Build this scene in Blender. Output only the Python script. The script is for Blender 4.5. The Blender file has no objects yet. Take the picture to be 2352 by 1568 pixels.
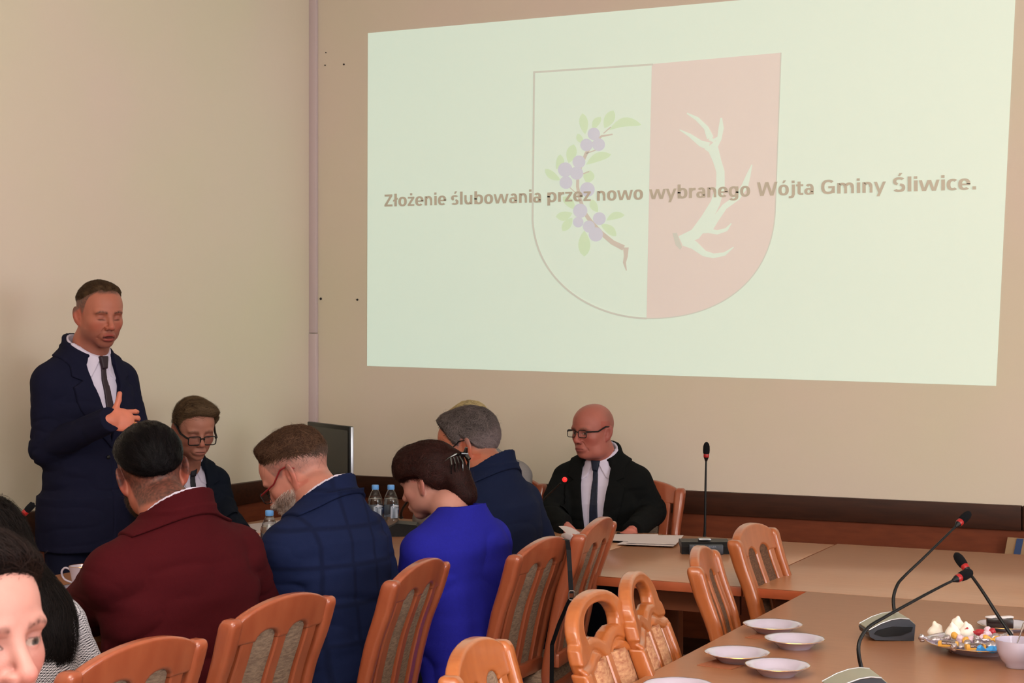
import bpy, bmesh, math, random
import numpy as np
from mathutils import Vector, Matrix
random.seed(7); rng = np.random.default_rng(7)
C = bpy.context.scene.collection
scn = bpy.context.scene
PI = math.pi
# ------------------------------------------------------------ camera
F, CXP, CYP, H = 3550.0, 1176.0, 784.0, 1.58
YAW = math.atan(0.5)
CAM = np.array([4.603, -6.833, H])
cd = bpy.data.cameras.new('camera'); cam = bpy.data.objects.new('camera', cd); C.objects.link(cam)
cam.location = CAM; cam.rotation_euler = (PI/2, 0, YAW)
cd.sensor_width = 36; cd.lens = 36*F/2352; cd.clip_start = .05
cd.dof.use_dof = True; cd.dof.focus_distance = 5.3; cd.dof.aperture_fstop = 18.0
scn.camera = cam
RX = np.array([math.cos(YAW), math.sin(YAW), 0.]); RY = np.array([-math.sin(YAW), math.cos(YAW), 0.])
def W(px, py, d):                      # point seen at a pixel at a depth, in world metres
    return CAM + RY*d + RX*((px-CXP)/F*d) + np.array([0, 0, (CYP-py)/F*d])
def Wz(px, py, z):                     # point seen at a pixel that lies at height z
    return W(px, py, (H-z)*F/(py-CYP))
def onwall(px, py, off=0.0):           # point seen at a pixel on the back wall (plane y = -off)
    r = RY + RX*((px-CXP)/F) + np.array([0, 0, (CYP-py)/F])
    return CAM + r*((-off-CAM[1])/r[1])
def rot_for(phi): return math.radians(phi-90-90)+YAW   # heading: 0 faces the photographer, + towards picture right
# ------------------------------------------------------------ world, lamps, exposure
wd = bpy.data.worlds.new('world'); scn.world = wd; wd.use_nodes = True
wd.node_tree.nodes['Background'].inputs[0].default_value = (.75, .8, 1, 1)
wd.node_tree.nodes['Background'].inputs[1].default_value = .3
def area(name, loc, rot, sx, sy, power, col):
    l = bpy.data.lights.new(name, 'AREA'); l.shape = 'RECTANGLE'; l.size = sx; l.size_y = sy; l.energy = power; l.color = col
    o = bpy.data.objects.new(name, l); C.objects.link(o); o.location = loc; o.rotation_euler = rot; return o
area('ceiling_lamp', (4.6, -7.0, 3.52), (0, 0, 0), 4.0, 1.6, 120, (1, .97, .95))
area('window_light', (9.3, -4.2, 1.9), (0, math.radians(90), 0), 1.7, 3.6, 185, (.95, .97, 1))
area('window_light', (9.3, -8.6, 1.9), (0, math.radians(90), 0), 1.7, 2.2, 115, (.95, .97, 1))
# the photographer's flash, bounced off the ceiling, with a little going straight ahead
area('bounced_flash', CAM+np.array([0, 0, .25])+RY*.3, (math.radians(180), 0, YAW), .5, .5, 330, (1, .97, .95))
area('camera_flash', CAM+np.array([0, 0, .16])-RY*.02, (PI/2-.03, 0, YAW), .06, .04, 6, (1, .97, .93))
vs = scn.view_settings; vs.view_transform = 'Standard'; vs.look = 'None'; vs.exposure = .05; vs.gamma = 1; vs.use_curve_mapping = False
scn.display_settings.display_device = 'sRGB'
# ------------------------------------------------------------ materials
def lin(c):
    if len(c) == 4: c = c[:3]
    return [((x/255)/12.92 if x/255 <= .04045 else ((x/255+.055)/1.055)**2.4) for x in c]
def mat(name, col, rough=.5, spec=.5, noise=0, nscale=20, stretch=(1,1,1), bump=0, bscale=200, coat=0, metal=0, trans=0, ior=1.45, emit=None, estr=0, sheen=0, col2=None, alpha=1, attr=None, sss=0, detail=4):
    m = bpy.data.materials.new(name); m.use_nodes = True; nt = m.node_tree; N = nt.nodes; L = nt.links
    b = N['Principled BSDF']; c = lin(col)
    b.inputs['Base Color'].default_value = (*c, 1); b.inputs['Roughness'].default_value = rough
    b.inputs['Specular IOR Level'].default_value = spec; b.inputs['Metallic'].default_value = metal
    b.inputs['Coat Weight'].default_value = coat; b.inputs['Coat Roughness'].default_value = .12
    b.inputs['Transmission Weight'].default_value = trans; b.inputs['IOR'].default_value = ior
    b.inputs['Sheen Weight'].default_value = sheen; b.inputs['Alpha'].default_value = alpha
    if sss: b.inputs['Subsurface Weight'].default_value = sss; b.inputs['Subsurface Radius'].default_value = (.012, .005, .003); b.inputs['Subsurface Scale'].default_value = 1
    if emit is not None:
        b.inputs['Emission Color'].default_value = (*lin(emit), 1); b.inputs['Emission Strength'].default_value = estr
    tc = N.new('ShaderNodeTexCoord'); mp = N.new('ShaderNodeMapping'); mp.inputs['Scale'].default_value = stretch
    L.new(tc.outputs['Object'], mp.inputs['Vector'])
    src = None
    if attr:
        at = N.new('ShaderNodeAttribute'); at.attribute_name = attr; src = at.outputs['Color']
        L.new(src, b.inputs['Base Color'])
    if noise:
        nz = N.new('ShaderNodeTexNoise'); nz.inputs['Scale'].default_value = nscale; nz.inputs['Detail'].default_value = detail
        L.new(mp.outputs[0], nz.inputs['Vector'])
        mx = N.new('ShaderNodeMix'); mx.data_type = 'RGBA'
        c2 = lin(col2) if col2 else [x*(1-noise) for x in c]
        rp = N.new('ShaderNodeMapRange'); rp.inputs[1].default_value = .3; rp.inputs[2].default_value = .7
        L.new(nz.outputs['Fac'], rp.inputs[0]); L.new(rp.outputs[0], mx.inputs[0])
        mx.inputs[7].default_value = (*c2, 1)
        if src: 
            mu = N.new('ShaderNodeMix'); mu.data_type = 'RGBA'; mu.blend_type = 'MULTIPLY'; mu.inputs[0].default_value = 1
            L.new(src, mu.inputs[6]); mx.inputs[6].default_value = (1,1,1,1); mx.inputs[7].default_value = (1-noise, 1-noise, 1-noise, 1)
            L.new(mx.outputs[2], mu.inputs[7]); L.new(mu.outputs[2], b.inputs['Base Color'])
        else:
            mx.inputs[6].default_value = (*c, 1); L.new(mx.outputs[2], b.inputs['Base Color'])
    if bump:
        bz = N.new('ShaderNodeTexNoise'); bz.inputs['Scale'].default_value = bscale; bz.inputs['Detail'].default_value = 3
        L.new(mp.outputs[0], bz.inputs['Vector'])
        bp = N.new('ShaderNodeBump'); bp.inputs['Strength'].default_value = bump; bp.inputs['Distance'].default_value = .002
        L.new(bz.outputs['Fac'], bp.inputs['Height']); L.new(bp.outputs[0], b.inputs['Normal'])
    return m
M = {}
M['wall'] = mat('wall_paint', (209,200,177), .85, .2, noise=.05, nscale=.8, col2=(214,196,183), bump=.15, bscale=60)
M['ceiling'] = mat('ceiling_paint', (228,222,210), .9)
M['floor'] = mat('floor_lino', (150,142,130), .45, noise=.12, nscale=6)
M['wains'] = mat('wainscot_laminate', (112,54,31), .6, .25, noise=.3, nscale=9, stretch=(1,1,5), col2=(98,46,26), bump=.1)
M['rail'] = mat('dark_oak_rail', (62,31,18), .5, .25, noise=.4, nscale=7, stretch=(1,6,8), col2=(46,22,12))
M['base'] = mat('baseboard_tile', (150,140,128), .5)
M['table'] = mat('beech_laminate', (176,122,88), .30, .5, noise=.1, nscale=5, stretch=(1.5,14,1), col2=(168,114,80), coat=.15)
M['edge'] = mat('table_edge_band', (178,88,52), .4, .5, noise=.2, nscale=8)
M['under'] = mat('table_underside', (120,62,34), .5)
M['wood'] = mat('lacquered_beech', (154,80,51), .32, .5, noise=.15, nscale=9, stretch=(3,3,.7), col2=(142,68,42), coat=.5)
M['wood2'] = mat('lacquered_beech_yellow', (168,94,46), .32, .5, noise=.15, nscale=9, stretch=(3,3,.7), col2=(156,82,38), coat=.5)
M['wood3'] = mat('lacquered_beech_orange', (166,91,49), .32, .5, noise=.15, nscale=9, stretch=(3,3,.7), col2=(152,78,38), coat=.5)
M['pad'] = mat('woven_pad_grey', (150,126,106), .9, .2, noise=.5, nscale=55, stretch=(1,1,4), col2=(110,88,74), bump=1, bscale=170)
M['padb'] = mat('worn_pad_brown', (112,80,60), .9, .2, noise=.4, nscale=60, stretch=(1,1,4), col2=(80,56,44), bump=.8, bscale=150)
M['padt'] = mat('patterned_pad_tan', (200,152,114), .85, .2, noise=.4, nscale=45, stretch=(1,1,2.5), col2=(156,96,72), bump=1, bscale=220)
M['black'] = mat('black_plastic', (12,12,14), .4, .3)
M['dgrey'] = mat('dark_grey_plastic', (44,46,54), .45, .5)
M['foam'] = mat('black_foam', (14,14,18), .95, .2, bump=1, bscale=900)
M['red'] = mat('red_plastic_ring', (150,20,22), .4, .5)
M['redlit'] = mat('red_lit_ring', (200,30,30), .4, .5, emit=(255,40,40), estr=1.1)
M['silver'] = mat('silver_plastic', (172,172,176), .3, .6, metal=.6)
M['champ'] = mat('champagne_plastic', (150,145,128), .35, .5, metal=.3)
M['chrome'] = mat('chrome', (200,200,205), .15, metal=1)
M['china'] = mat('white_china', (182,171,188), .12, .6, coat=.4)
M['gold'] = mat('gold_rim', (190,140,70), .2, metal=.9)
M['paper'] = mat('white_paper', (204,190,190), .85, .2)
M['napkin'] = mat('brown_napkin', (150,92,66), .9, .1)
M['trim'] = mat('cable_duct_pvc', (196,178,180), .5, .3)
M['hole'] = mat('screw_hole', (40,36,34), .8)
M['patch'] = mat('wall_patch', (190,160,138), .85, .2)
M['bottle'] = mat('clear_plastic', (236,240,244), .03, .5, trans=1, ior=1.33, alpha=1)
M['label'] = mat('bottle_label_white', (200,204,216), .5)
M['labelb'] = mat('bottle_label_blue', (50,96,170), .5)
M['labelg'] = mat('bottle_label_green', (90,130,70), .5)
M['cap'] = mat('blue_cap', (98,158,226), .4)
M['screen'] = mat('monitor_glass', (10,12,10), .22, .5)
M['lens'] = mat('spectacle_lens', (120,110,110), .05, .4, alpha=.05)
M['choc'] = mat('dark_chocolate', (30,18,20), .25, .6)
M['icing'] = mat('white_icing', (214,206,208), .7)
M['mallow'] = mat('white_mallow', (236,226,216), .8, sss=.2)
M['wyel'] = mat('yellow_wrapper', (216,160,70), .35)
M['wbrn'] = mat('brown_wrapper', (64,30,26), .35)
M['wsil'] = mat('silver_foil', (190,180,185), .25, metal=.9, bump=1, bscale=250)
M['wred'] = mat('red_wrapper', (170,40,50), .35)
M['wpnk'] = mat('pink_white_wrapper', (220,190,205), .35)
M['wblu'] = mat('blue_wrapper', (60,150,220), .35)
M['strap'] = mat('black_leather', (14,13,17), .6, .15)
M['sand'] = mat('sand_card', (152,120,88), .8)
M['bluec'] = mat('blue_card', (48,66,104), .8)
M['bluem'] = mat('bluegrey_metal', (84,92,120), .5)
# ------------------------------------------------------------ object helpers
def obj(name, me, m=None, parent=None, **kw):
    o = bpy.data.objects.new(name, me); C.objects.link(o)
    if m is not None and len(me.materials) == 0: me.materials.append(m)
    if parent is not None: o.parent = parent
    for k, v in kw.items(): o[k] = v
    return o
def thing(name, label, cat, loc=(0,0,0), rotz=0, group=None):
    o = bpy.data.objects.new(name, None); C.objects.link(o); o.empty_display_size = .1
    o.location = loc; o.rotation_euler = (0,0,rotz); o['label'] = label; o['category'] = cat
    if group: o['group'] = group
    return o
def tag(o, label, cat, group=None):
    o['label'] = label; o['category'] = cat
    if group: o['group'] = group
    return o
def meshd(verts, faces, smooth=True, name='mesh', sharp=None):
    me = bpy.data.meshes.new(name)
    verts = np.asarray(verts, dtype=np.float32); 
    if isinstance(faces, np.ndarray):
        n, k = faces.shape
        me.vertices.add(len(verts)); me.vertices.foreach_set('co', verts.ravel())
        me.loops.add(n*k); me.loops.foreach_set('vertex_index', faces.astype(np.int32).ravel())
        me.polygons.add(n); me.polygons.foreach_set('loop_start', np.arange(n, dtype=np.int32)*k)
        me.update(calc_edges=True)
    else:
        me.from_pydata([tuple(map(float, v)) for v in verts], [], [tuple(map(int, f)) for f in faces])
    if smooth:
        me.polygons.foreach_set('use_smooth', np.ones(len(me.polygons), dtype=bool))
        if sharp: me.set_sharp_from_angle(angle=math.radians(sharp))
    me.update(); return me
class MB:
    def __init__(s): s.bm = bmesh.new()
    def box(s, x0, y0, z0, x1, y1, z1, bev=0, mtx=None):
        r = bmesh.ops.create_cube(s.bm, size=1)
        vs_ = r['verts']
        for v in vs_: v.co = Vector(((x0+x1)/2+v.co.x*(x1-x0), (y0+y1)/2+v.co.y*(y1-y0), (z0+z1)/2+v.co.z*(z1-z0)))
        if bev:
            es = list({e for v in vs_ for e in v.link_edges})
            q = bmesh.ops.bevel(s.bm, geom=es, offset=bev, segments=2, affect='EDGES', profile=.5)
            vs_ = list({v for f in q['faces'] for v in f.verts} | {v for v in vs_ if v.is_valid})
        if mtx: 
            for v in vs_: v.co = mtx @ v.co
        return s
    def lathe(s, prof, seg=40, c=(0,0,0), scallop=None):
        rings = []
        for (r, z) in prof:
            ring = []
            for i in range(seg):
                a = 2*PI*i/seg; rr = r*(1+(scallop(a, r) if scallop else 0))
                ring.append(s.bm.verts.new((c[0]+rr*math.cos(a), c[1]+rr*math.sin(a), c[2]+z)))
            rings.append(ring)
        for k in range(len(rings)-1):
            A, B = rings[k], rings[k+1]
            for i in range(seg):
                j = (i+1) % seg; s.bm.faces.new((A[i], A[j], B[j], B[i]))
        for ring, rev in ((rings[0], True), (rings[-1], False)):
            if (prof[0] if rev else prof[-1])[0] > .014: continue
            try: s.bm.faces.new(ring[::-1] if rev else ring)
            except ValueError: pass
        return s
    def tube(s, pts, rad, seg=10, flat=1):
        pts = [Vector(p) for p in pts]; n = len(pts)
        rr = rad if hasattr(rad, '__len__') else [rad]*n
        up = Vector((0,0,1)); rings = []
        prev = None
        for i, p in enumerate(pts):
            t = (pts[min(i+1, n-1)]-pts[max(i-1, 0)]).normalized()
            if prev is None:
                a = t.cross(up)
                if a.length < .05: a = t.cross(Vector((1,0,0)))
                a.normalize()
            else:
                a = (prev - t*prev.dot(t)).normalized()
            prev = a; b = t.cross(a)
            rings.append([s.bm.verts.new(p+a*(math.cos(2*PI*k/seg)*rr[i])+b*(math.sin(2*PI*k/seg)*rr[i]*flat)) for k in range(seg)])
        for k in range(n-1):
            for i in range(seg):
                j = (i+1) % seg; s.bm.faces.new((rings[k][i], rings[k][j], rings[k+1][j], rings[k+1][i]))
        s.bm.faces.new(rings[0][::-1]); s.bm.faces.new(rings[-1]); return s
    def prism(s, poly, axis, a0, a1, bev=0):     # poly in the other two axes
        def P(u, v, w):
            return {0: (w, u, v), 1: (u, w, v), 2: (u, v, w)}[axis]
        A = [s.bm.verts.new(P(u, v, a0)) for u, v in poly]; B = [s.bm.verts.new(P(u, v, a1)) for u, v in poly]
        s.bm.faces.new(A[::-1]); s.bm.faces.new(B); n = len(A)
        for i in range(n): s.bm.faces.new((A[i], A[(i+1) % n], B[(i+1) % n], B[i]))
        return s
    def ball(s, c, r, seg=16):
        q = bmesh.ops.create_uvsphere(s.bm, u_segments=seg, v_segments=seg//2+2, radius=1)
        rx = r if hasattr(r, '__len__') else (r, r, r)
        for v in q['verts']: v.co = Vector((c[0]+v.co.x*rx[0], c[1]+v.co.y*rx[1], c[2]+v.co.z*rx[2]))
        return s
    def mesh(s, smooth=True, sharp=35, name='mesh'):
        bmesh.ops.recalc_face_normals(s.bm, faces=s.bm.faces)
        me = bpy.data.meshes.new(name); s.bm.to_mesh(me); s.bm.free()
        if smooth:
            me.polygons.foreach_set('use_smooth', np.ones(len(me.polygons), dtype=bool)); me.set_sharp_from_angle(angle=math.radians(sharp))
        return me
def bez(p0, p1, p2, p3, n=16):
    p0, p1, p2, p3 = map(np.array, (p0, p1, p2, p3)); out = []
    for i in range(n+1):
        t = i/n; out.append((1-t)**3*p0+3*(1-t)**2*t*p1+3*(1-t)*t*t*p2+t**3*p3)
    return out
# ------------------------------------------------------------ signed-distance modelling
def smin(a, b, k): 
    h = np.clip(.5+.5*(b-a)/k, 0, 1); return b*(1-h)+a*h-k*h*(1-h)
def smax(a, b, k): return -smin(-a, -b, k)
def ell(p, c, r, R=None):
    q = p-np.asarray(c)
    if R is not None: q = q@R
    r = np.asarray(r); k0 = np.sqrt(((q/r)**2).sum(-1)); k1 = np.sqrt(((q/(r*r))**2).sum(-1))+1e-9
    return k0*(k0-1)/k1
def cone(p, a, b, ra, rb):
    a = np.asarray(a, float); b = np.asarray(b, float); d = b-a; t = np.clip(((p-a)@d)/(d@d), 0, 1)
    return np.sqrt(((p-a-t[:, None]*d)**2).sum(-1)) - (ra+(rb-ra)*t)
def polyd(u, v, poly):                 # signed distance to a 2-D polygon, inside negative
    P = np.asarray(poly, float); n = len(P); d = np.full(u.shape, 1e9); ins = np.zeros(u.shape, bool)
    for i in range(n):
        a = P[i]; b = P[(i+1) % n]; e = b-a; wx = u-a[0]; wy = v-a[1]
        t = np.clip((wx*e[0]+wy*e[1])/(e@e+1e-12), 0, 1); d = np.minimum(d, (wx-e[0]*t)**2+(wy-e[1]*t)**2)
        if a[1] != b[1]:
            c = ((a[1] <= v) != (b[1] <= v)) & (u < (b[0]-a[0])*(v-a[1])/(b[1]-a[1])+a[0]); ins ^= c
    return np.where(ins, -1, 1)*np.sqrt(d)
def ss(x, a, b): t = np.clip((x-a)/(b-a), 0, 1); return t*t*(3-2*t)
_nt = rng.random((32, 32, 32))
def noise3(p, f):
    q = p*f+100; i = np.floor(q).astype(int); t = q-i; t = t*t*(3-2*t); i = i % 32; j = (i+1) % 32; r = 0
    for dx in (0, 1):
        for dy in (0, 1):
            for dz in (0, 1):
                w = (t[:, 0] if dx else 1-t[:, 0])*(t[:, 1] if dy else 1-t[:, 1])*(t[:, 2] if dz else 1-t[:, 2])
                r = r+w*_nt[(j if dx else i)[:, 0], (j if dy else i)[:, 1], (j if dz else i)[:, 2]]
    return r*2-1
def grad(f, p, e=.0008):
    g = np.stack([f(p+np.array(d)*e)-f(p-np.array(d)*e) for d in ((1,0,0), (0,1,0), (0,0,1))], -1)/(2*e); return g
def polygonize(f, lo, hi, h, B=8, proj=True):
    lo = np.asarray(lo, float); hi = np.asarray(hi, float)
    nb = np.ceil((hi-lo)/(h*B)).astype(int); n = nb*B+1
    G = np.empty(n, np.float32)
    bc = np.stack(np.meshgrid(*[np.arange(k) for k in nb], indexing='ij'), -1).reshape(-1, 3)
    cen = lo+(bc+.5)*B*h; fc = f(cen); act = np.abs(fc) < B*h*1.25
    o = np.arange(B+1)
    for b, v, a in zip(bc, fc, act):
        if not a:
            s = b*B; G[s[0]:s[0]+B+1, s[1]:s[1]+B+1, s[2]:s[2]+B+1] = v
    loc = np.stack(np.meshgrid(o, o, o, indexing='ij'), -1).reshape(-1, 3)
    ab = bc[act]; step = 400
    for k in range(0, len(ab), step):
        idx = (ab[k:k+step, None, :]*B+loc[None]).reshape(-1, 3)
        G[idx[:, 0], idx[:, 1], idx[:, 2]] = f(lo+idx*h)
    S = G < 0
    c = [S[dx:n[0]-1+dx, dy:n[1]-1+dy, dz:n[2]-1+dz] for dx in (0, 1) for dy in (0, 1) for dz in (0, 1)]
    cnt = sum(x.astype(np.int8) for x in c); cell = (cnt > 0) & (cnt < 8)
    ci = np.argwhere(cell); vid = np.full(cell.shape, -1, np.int64); vid[tuple(ci.T)] = np.arange(len(ci))
    acc = np.zeros((len(ci), 3)); num = np.zeros(len(ci))
    cor = [(dx, dy, dz) for dx in (0, 1) for dy in (0, 1) for dz in (0, 1)]
    for a in range(8):
        for b in range(a+1, 8):
            A = np.array(cor[a]); Bc = np.array(cor[b])
            if np.abs(A-Bc).sum() != 1: continue
            ga = G[tuple((ci+A).T)]; gb = G[tuple((ci+Bc).T)]; m = (ga < 0) != (gb < 0)
            t = np.where(m, ga/(ga-gb+1e-20), 0); acc[m] += (A+(Bc-A)*t[:, None])[m]; num[m] += 1
    V = lo+(ci+acc/num[:, None])*h
    if proj:
        for _ in range(1):
            g = grad(f, V, h*.3); g2 = (g**2).sum(-1)+1e-6; d = f(V); stp = np.clip(d/g2, -h*.5, h*.5); V = V-stp[:, None]*g
    Fs = []
    for ax in range(3):
        u, w = (ax+1) % 3, (ax+2) % 3
        sl0 = [slice(None)]*3; sl1 = [slice(None)]*3; sl0[ax] = slice(0, n[ax]-1); sl1[ax] = slice(1, n[ax])
        ed = S[tuple(sl0)] != S[tuple(sl1)]; e = np.argwhere(ed)
        e = e[(e[:, u] > 0) & (e[:, w] > 0) & (e[:, u] < n[u]-1) & (e[:, w] < n[w]-1)]
        sg = S[tuple(e.T)]; q = []
        for du, dw in ((-1, -1), (0, -1), (0, 0), (-1, 0)):
            k = e.copy(); k[:, u] += du; k[:, w] += dw; q.append(vid[tuple(k.T)])
        q = np.stack(q, -1); q[~sg] = q[~sg][:, ::-1]; Fs.append(q)
    Fa = np.concatenate(Fs); Fa = Fa[(Fa >= 0).all(1)]
    return V, Fa
def sdfmesh(f, lo, hi, h, **kw):
    V, Fa = polygonize(f, lo, hi, h); return meshd(V, Fa, **kw)
# ------------------------------------------------------------ the room
XR, YF, ZC = 9.4, -10.5, 3.6
def struct(name, me, m, parent=None):
    o = obj(name, me, m, parent)
    if parent is None: o['kind'] = 'structure'
    return o
struct('floor', MB().box(-.1, YF, -.1, XR, .1, 0).mesh(False), M['floor'])
struct('ceiling', MB().box(-.1, YF, ZC, XR, .1, ZC+.1).mesh(False), M['ceiling'])
WB = struct('wall_back', MB().box(-.1, 0, 0, XR, .12, ZC).mesh(False), M['wall'])
struct('wall_left', MB().box(-.12, YF, 0, 0, 0, ZC).mesh(False), M['wall'])
# right wall with two window openings, and the wall behind the photographer
mb = MB()
mb.box(XR, YF, 0, XR+.15, .1, 1.0).box(XR, YF, 2.8, XR+.15, .1, ZC).box(XR, -2.3, 1.0, XR+.15, .1, 2.8)
mb.box(XR, -7.4, 1.0, XR+.15, -6.1, 2.8).box(XR, YF, 1.0, XR+.15, -9.8, 2.8)
struct('wall_right', mb.mesh(False), M['wall'])
struct('wall_front', MB().box(-.1, YF-.1, 0, XR, YF, ZC).mesh(False), M['wall'])
# wainscot, rail, baseboard on both walls
ZR = .885; RT = .105
struct('trim_1', MB().box(0, -.018, .20, XR, 0, ZR-RT).mesh(False), M['wains'])
struct('trim_2', MB().box(0, YF, .20, .018, -.018, ZR-RT).mesh(False), M['wains'])
# the rail is made of boards butted end to end: joint at the right of the photo
xj = onwall(2347, 1190, .03)[0]
r = struct('trim_3', MB().box(0, -.034, ZR-RT, xj-.002, 0, ZR, .003).mesh(), M['rail'])
obj('rail_board', MB().box(xj+.002, -.034, ZR-RT, XR, 0, ZR, .003).mesh(), M['rail'], r)
struct('trim_4', MB().box(0, YF, ZR-RT, .034, -.034, ZR, .003).mesh(), M['rail'])
b = struct('baseboard_back', MB().box(0, -.03, 0, XR, 0, .12).mesh(False), M['base'])
obj('plinth_strip', MB().box(0, -.026, .12, XR, 0, .20).mesh(False), M['rail'], b)
b = struct('baseboard_left', MB().box(0, YF, 0, .03, -.03, .12).mesh(False), M['base'])
obj('plinth_strip', MB().box(0, YF, .12, .026, -.026, .20).mesh(False), M['rail'], b)
# white cable duct in the corner, made of two lengths
xa = onwall(709, 400, .02)[0]; xb = onwall(726, 400, .02)[0]; zj = onwall(716, 765, .02)[2]
d = struct('trim_5', MB().box(xa, -.022, zj+.002, xb, 0, ZC, .003).mesh(), M['trim'])
obj('duct_length', MB().box(xa-.002, -.024, ZR, xb+.002, 0, zj-.002, .003).mesh(), M['trim'], d)
for (px, py, r_) in ((749,121,.003),(747,150,.004),(790,148,.005),(737,686,.007),(821,688,.006)):
    p = onwall(px, py)
    o = obj('screw_hole', MB().lathe([(.0005,0),(r_,0),(r_*.8,.004),(.0005,.004)], 10).mesh(), M['hole'], WB)
    o.location = (p[0], -.0005, p[2]); o.rotation_euler = (PI/2, 0, 0)
# old filler smudge round the upper holes
# windows on the right wall
for k, (y0, y1) in enumerate(((-6.1, -2.3), (-9.8, -7.4))):
    mb = MB()
    for (a, b_) in ((y0, y0+.07), ((y0+y1)/2-.04, (y0+y1)/2+.04), (y1-.07, y1)): mb.box(XR+.04, a, 1.0, XR+.1, b_, 2.8)
    mb.box(XR+.04, y0, 1.0, XR+.1, y1, 1.07).box(XR+.04, y0, 2.73, XR+.1, y1, 2.8)
    struct('window_%d' % (k+1), mb.mesh(False), mat('window_frame_white', (235,235,232), .5))
# ------------------------------------------------------------ projected slide
def em(name, target, s=1.0):
    # projector light added to the painted wall: the slide gives off the part the room light does not supply
    base = (206,198,181)
    m = mat(name, base, .9, .05)
    t = np.array(lin(target))*s; b0 = np.array(lin((184,162,144)))
    e = np.clip(t-b0, 0, None); mx = max(e.max(), 1e-4)
    bs = m.node_tree.nodes['Principled BSDF']
    bs.inputs['Emission Color'].default_value = (*(e/mx), 1); bs.inputs['Emission Strength'].default_value = float(mx)
    return m
S_bg = em('slide_light_green', (219,222,204)); S_pink = em('slide_pink', (222,198,187)); S_lil = em('slide_lilac', (207,197,203))
S_grn = em('slide_leaf', (208,216,182)); S_line = em('slide_outline', (205,194,180)); S_txt = em('slide_text', (178,158,142)); S_br = em('slide_branch', (206,186,172))
from mathutils.geometry import tessellate_polygon
def flat(name, polys, m, off, parent=None, th=.0006):
    V, Fa = [], []
    for k_, pl in enumerate(polys):
        pts = [onwall(x, y, off+(k_ % 14)*5e-5) for x, y in pl]
        tri = tessellate_polygon([[Vector(p) for p in pts]]); b0 = len(V); V += pts
        for t in tri:
            a, b_, c = (V[b0+i] for i in t); nrm = np.cross(np.array(b_)-a, np.array(c)-a)
            Fa.append([b0+i for i in (t if nrm[1] < 0 else t[::-1])])
    me = meshd(V, Fa, smooth=False)
    return obj(name, me, m, parent)
slide = thing('projected_slide', 'large pale green projected slide with coat of arms on the wall', 'projection', tuple(onwall(843, 840)))
bpy.context.view_layer.update()
SI = Matrix.Translation(slide.location).inverted()
def sl(name, polys, m, off, **kw):
    o = flat(name, polys, m, off, slide); o.matrix_parent_inverse = SI; 
    for k, v in kw.items(): o[k] = v
    return o
sl('slide_background', [[(845,76),(2335,-56),(2288,886),(843,840)]], S_bg, .002)
# shield outline as traced
from math import cos, sin
LT, RT_, MTp, MB_ = (1227,165), (1794,122), (1497,147), (1485,730)
bl = bez((1223,490), (1222,640), (1352,728), (1485,731), 30)     # lower left curve
br = bez((1485,731), (1640,735), (1775,655), (1781,480), 30)     # lower right curve
sl('shield_field', [[(1497,147), (1794,121), (1790,230), (1781,480)] + [tuple(p) for p in br[::-1]][1:]], S_pink, .0032)
def band(pts, w):
    out_a, out_b = [], []; P = [np.array(p, float) for p in pts]
    for i, p in enumerate(P):
        t = P[min(i+1, len(P)-1)]-P[max(i-1, 0)]; t /= np.linalg.norm(t); nn = np.array([-t[1], t[0]]); ww = w[i] if hasattr(w, '__len__') else w
        out_a.append(p+nn*ww/2); out_b.append(p-nn*ww/2)
    return [(out_a[i], out_a[i+1], out_b[i+1], out_b[i]) for i in range(len(P)-1)]
ol = [(1496,148),(1227,166),(1223,490)] + [tuple(p) for p in bl[1:]]
sl('shield_outline', band([(1500,148),(1400,154.5),(1300,161),(1225,166)], 4.5)+band([(1227,164),(1226,250),(1225,350),(1223.5,490)]+[tuple(p) for p in bl[1:]], 4.5)
   + band([(1794,121),(1790,230),(1781,480)]+[tuple(p) for p in br[::-1]][1:], 2.5), S_line, .0040)
def leaf(x0, y0, x1, y1, w, bend=0):
    a = np.array([x0, y0], float); b_ = np.array([x1, y1], float); d_ = b_-a; n_ = np.array([-d_[1], d_[0]])/np.linalg.norm(d_); L_, R_ = [], []
    for i in range(9):
        t = i/8; c_ = a+d_*t+n_*bend*sin(PI*t); ww = w*sin(PI*t**.85)**.8 if 0 < t < 1 else 0
        L_.append(tuple(c_+n_*ww/2)); R_.append(tuple(c_-n_*ww/2))
    return L_+R_[::-1][1:-1]
Z = lambda x, y: (1180+x*.4209, 100+y*.4209)    # zoomed-crop pixels to photo pixels
lv = [((375,380),(390,495),48,0),((475,400),(432,470),40,6),((545,365),(495,462),56,0),((697,443),(520,472),50,30),((348,492),(380,545),34,4),((328,550),(300,652),56,0),
      ((255,605),(232,685),44,-10),((170,685),(255,745),42,6),((532,605),(395,660),48,14),((418,692),(400,762),62,0),((268,835),(335,905),46,-4),((425,850),(460,920),42,6),
      ((230,945),(320,925),50,6),((265,1022),(320,950),46,0),((605,935),(505,965),40,12),((560,1050),(475,985),46,6),((385,1162),(385,1020),66,0)]
for k, (a, b_, w, bd) in enumerate(lv): sl('plum_leaf', [leaf(*Z(*a), *Z(*b_), w*.4209, bd*.4209)], S_grn, .0028+k*2e-5)
brn = [(540,495),(480,505),(430,545),(395,600),(370,660),(350,720),(348,780),(362,850),(385,920),(420,970),(480,1035),(540,1085),(600,1115)]
sl('plum_branch', band([Z(*p) for p in brn], [3,5,6,8,7,7,7,8,9,9,10,11,13])+band([Z(*p) for p in ((612,1112),(612,1160),(604,1195),(615,1238))], [13,9,7,2])
   + band([Z(490,490),Z(530,455)],2.5)+band([Z(395,600),Z(450,580)],2.5)+band([Z(365,715),Z(412,698)],2.5)+band([Z(300,780),Z(345,820)],2), S_br, .0034)
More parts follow.
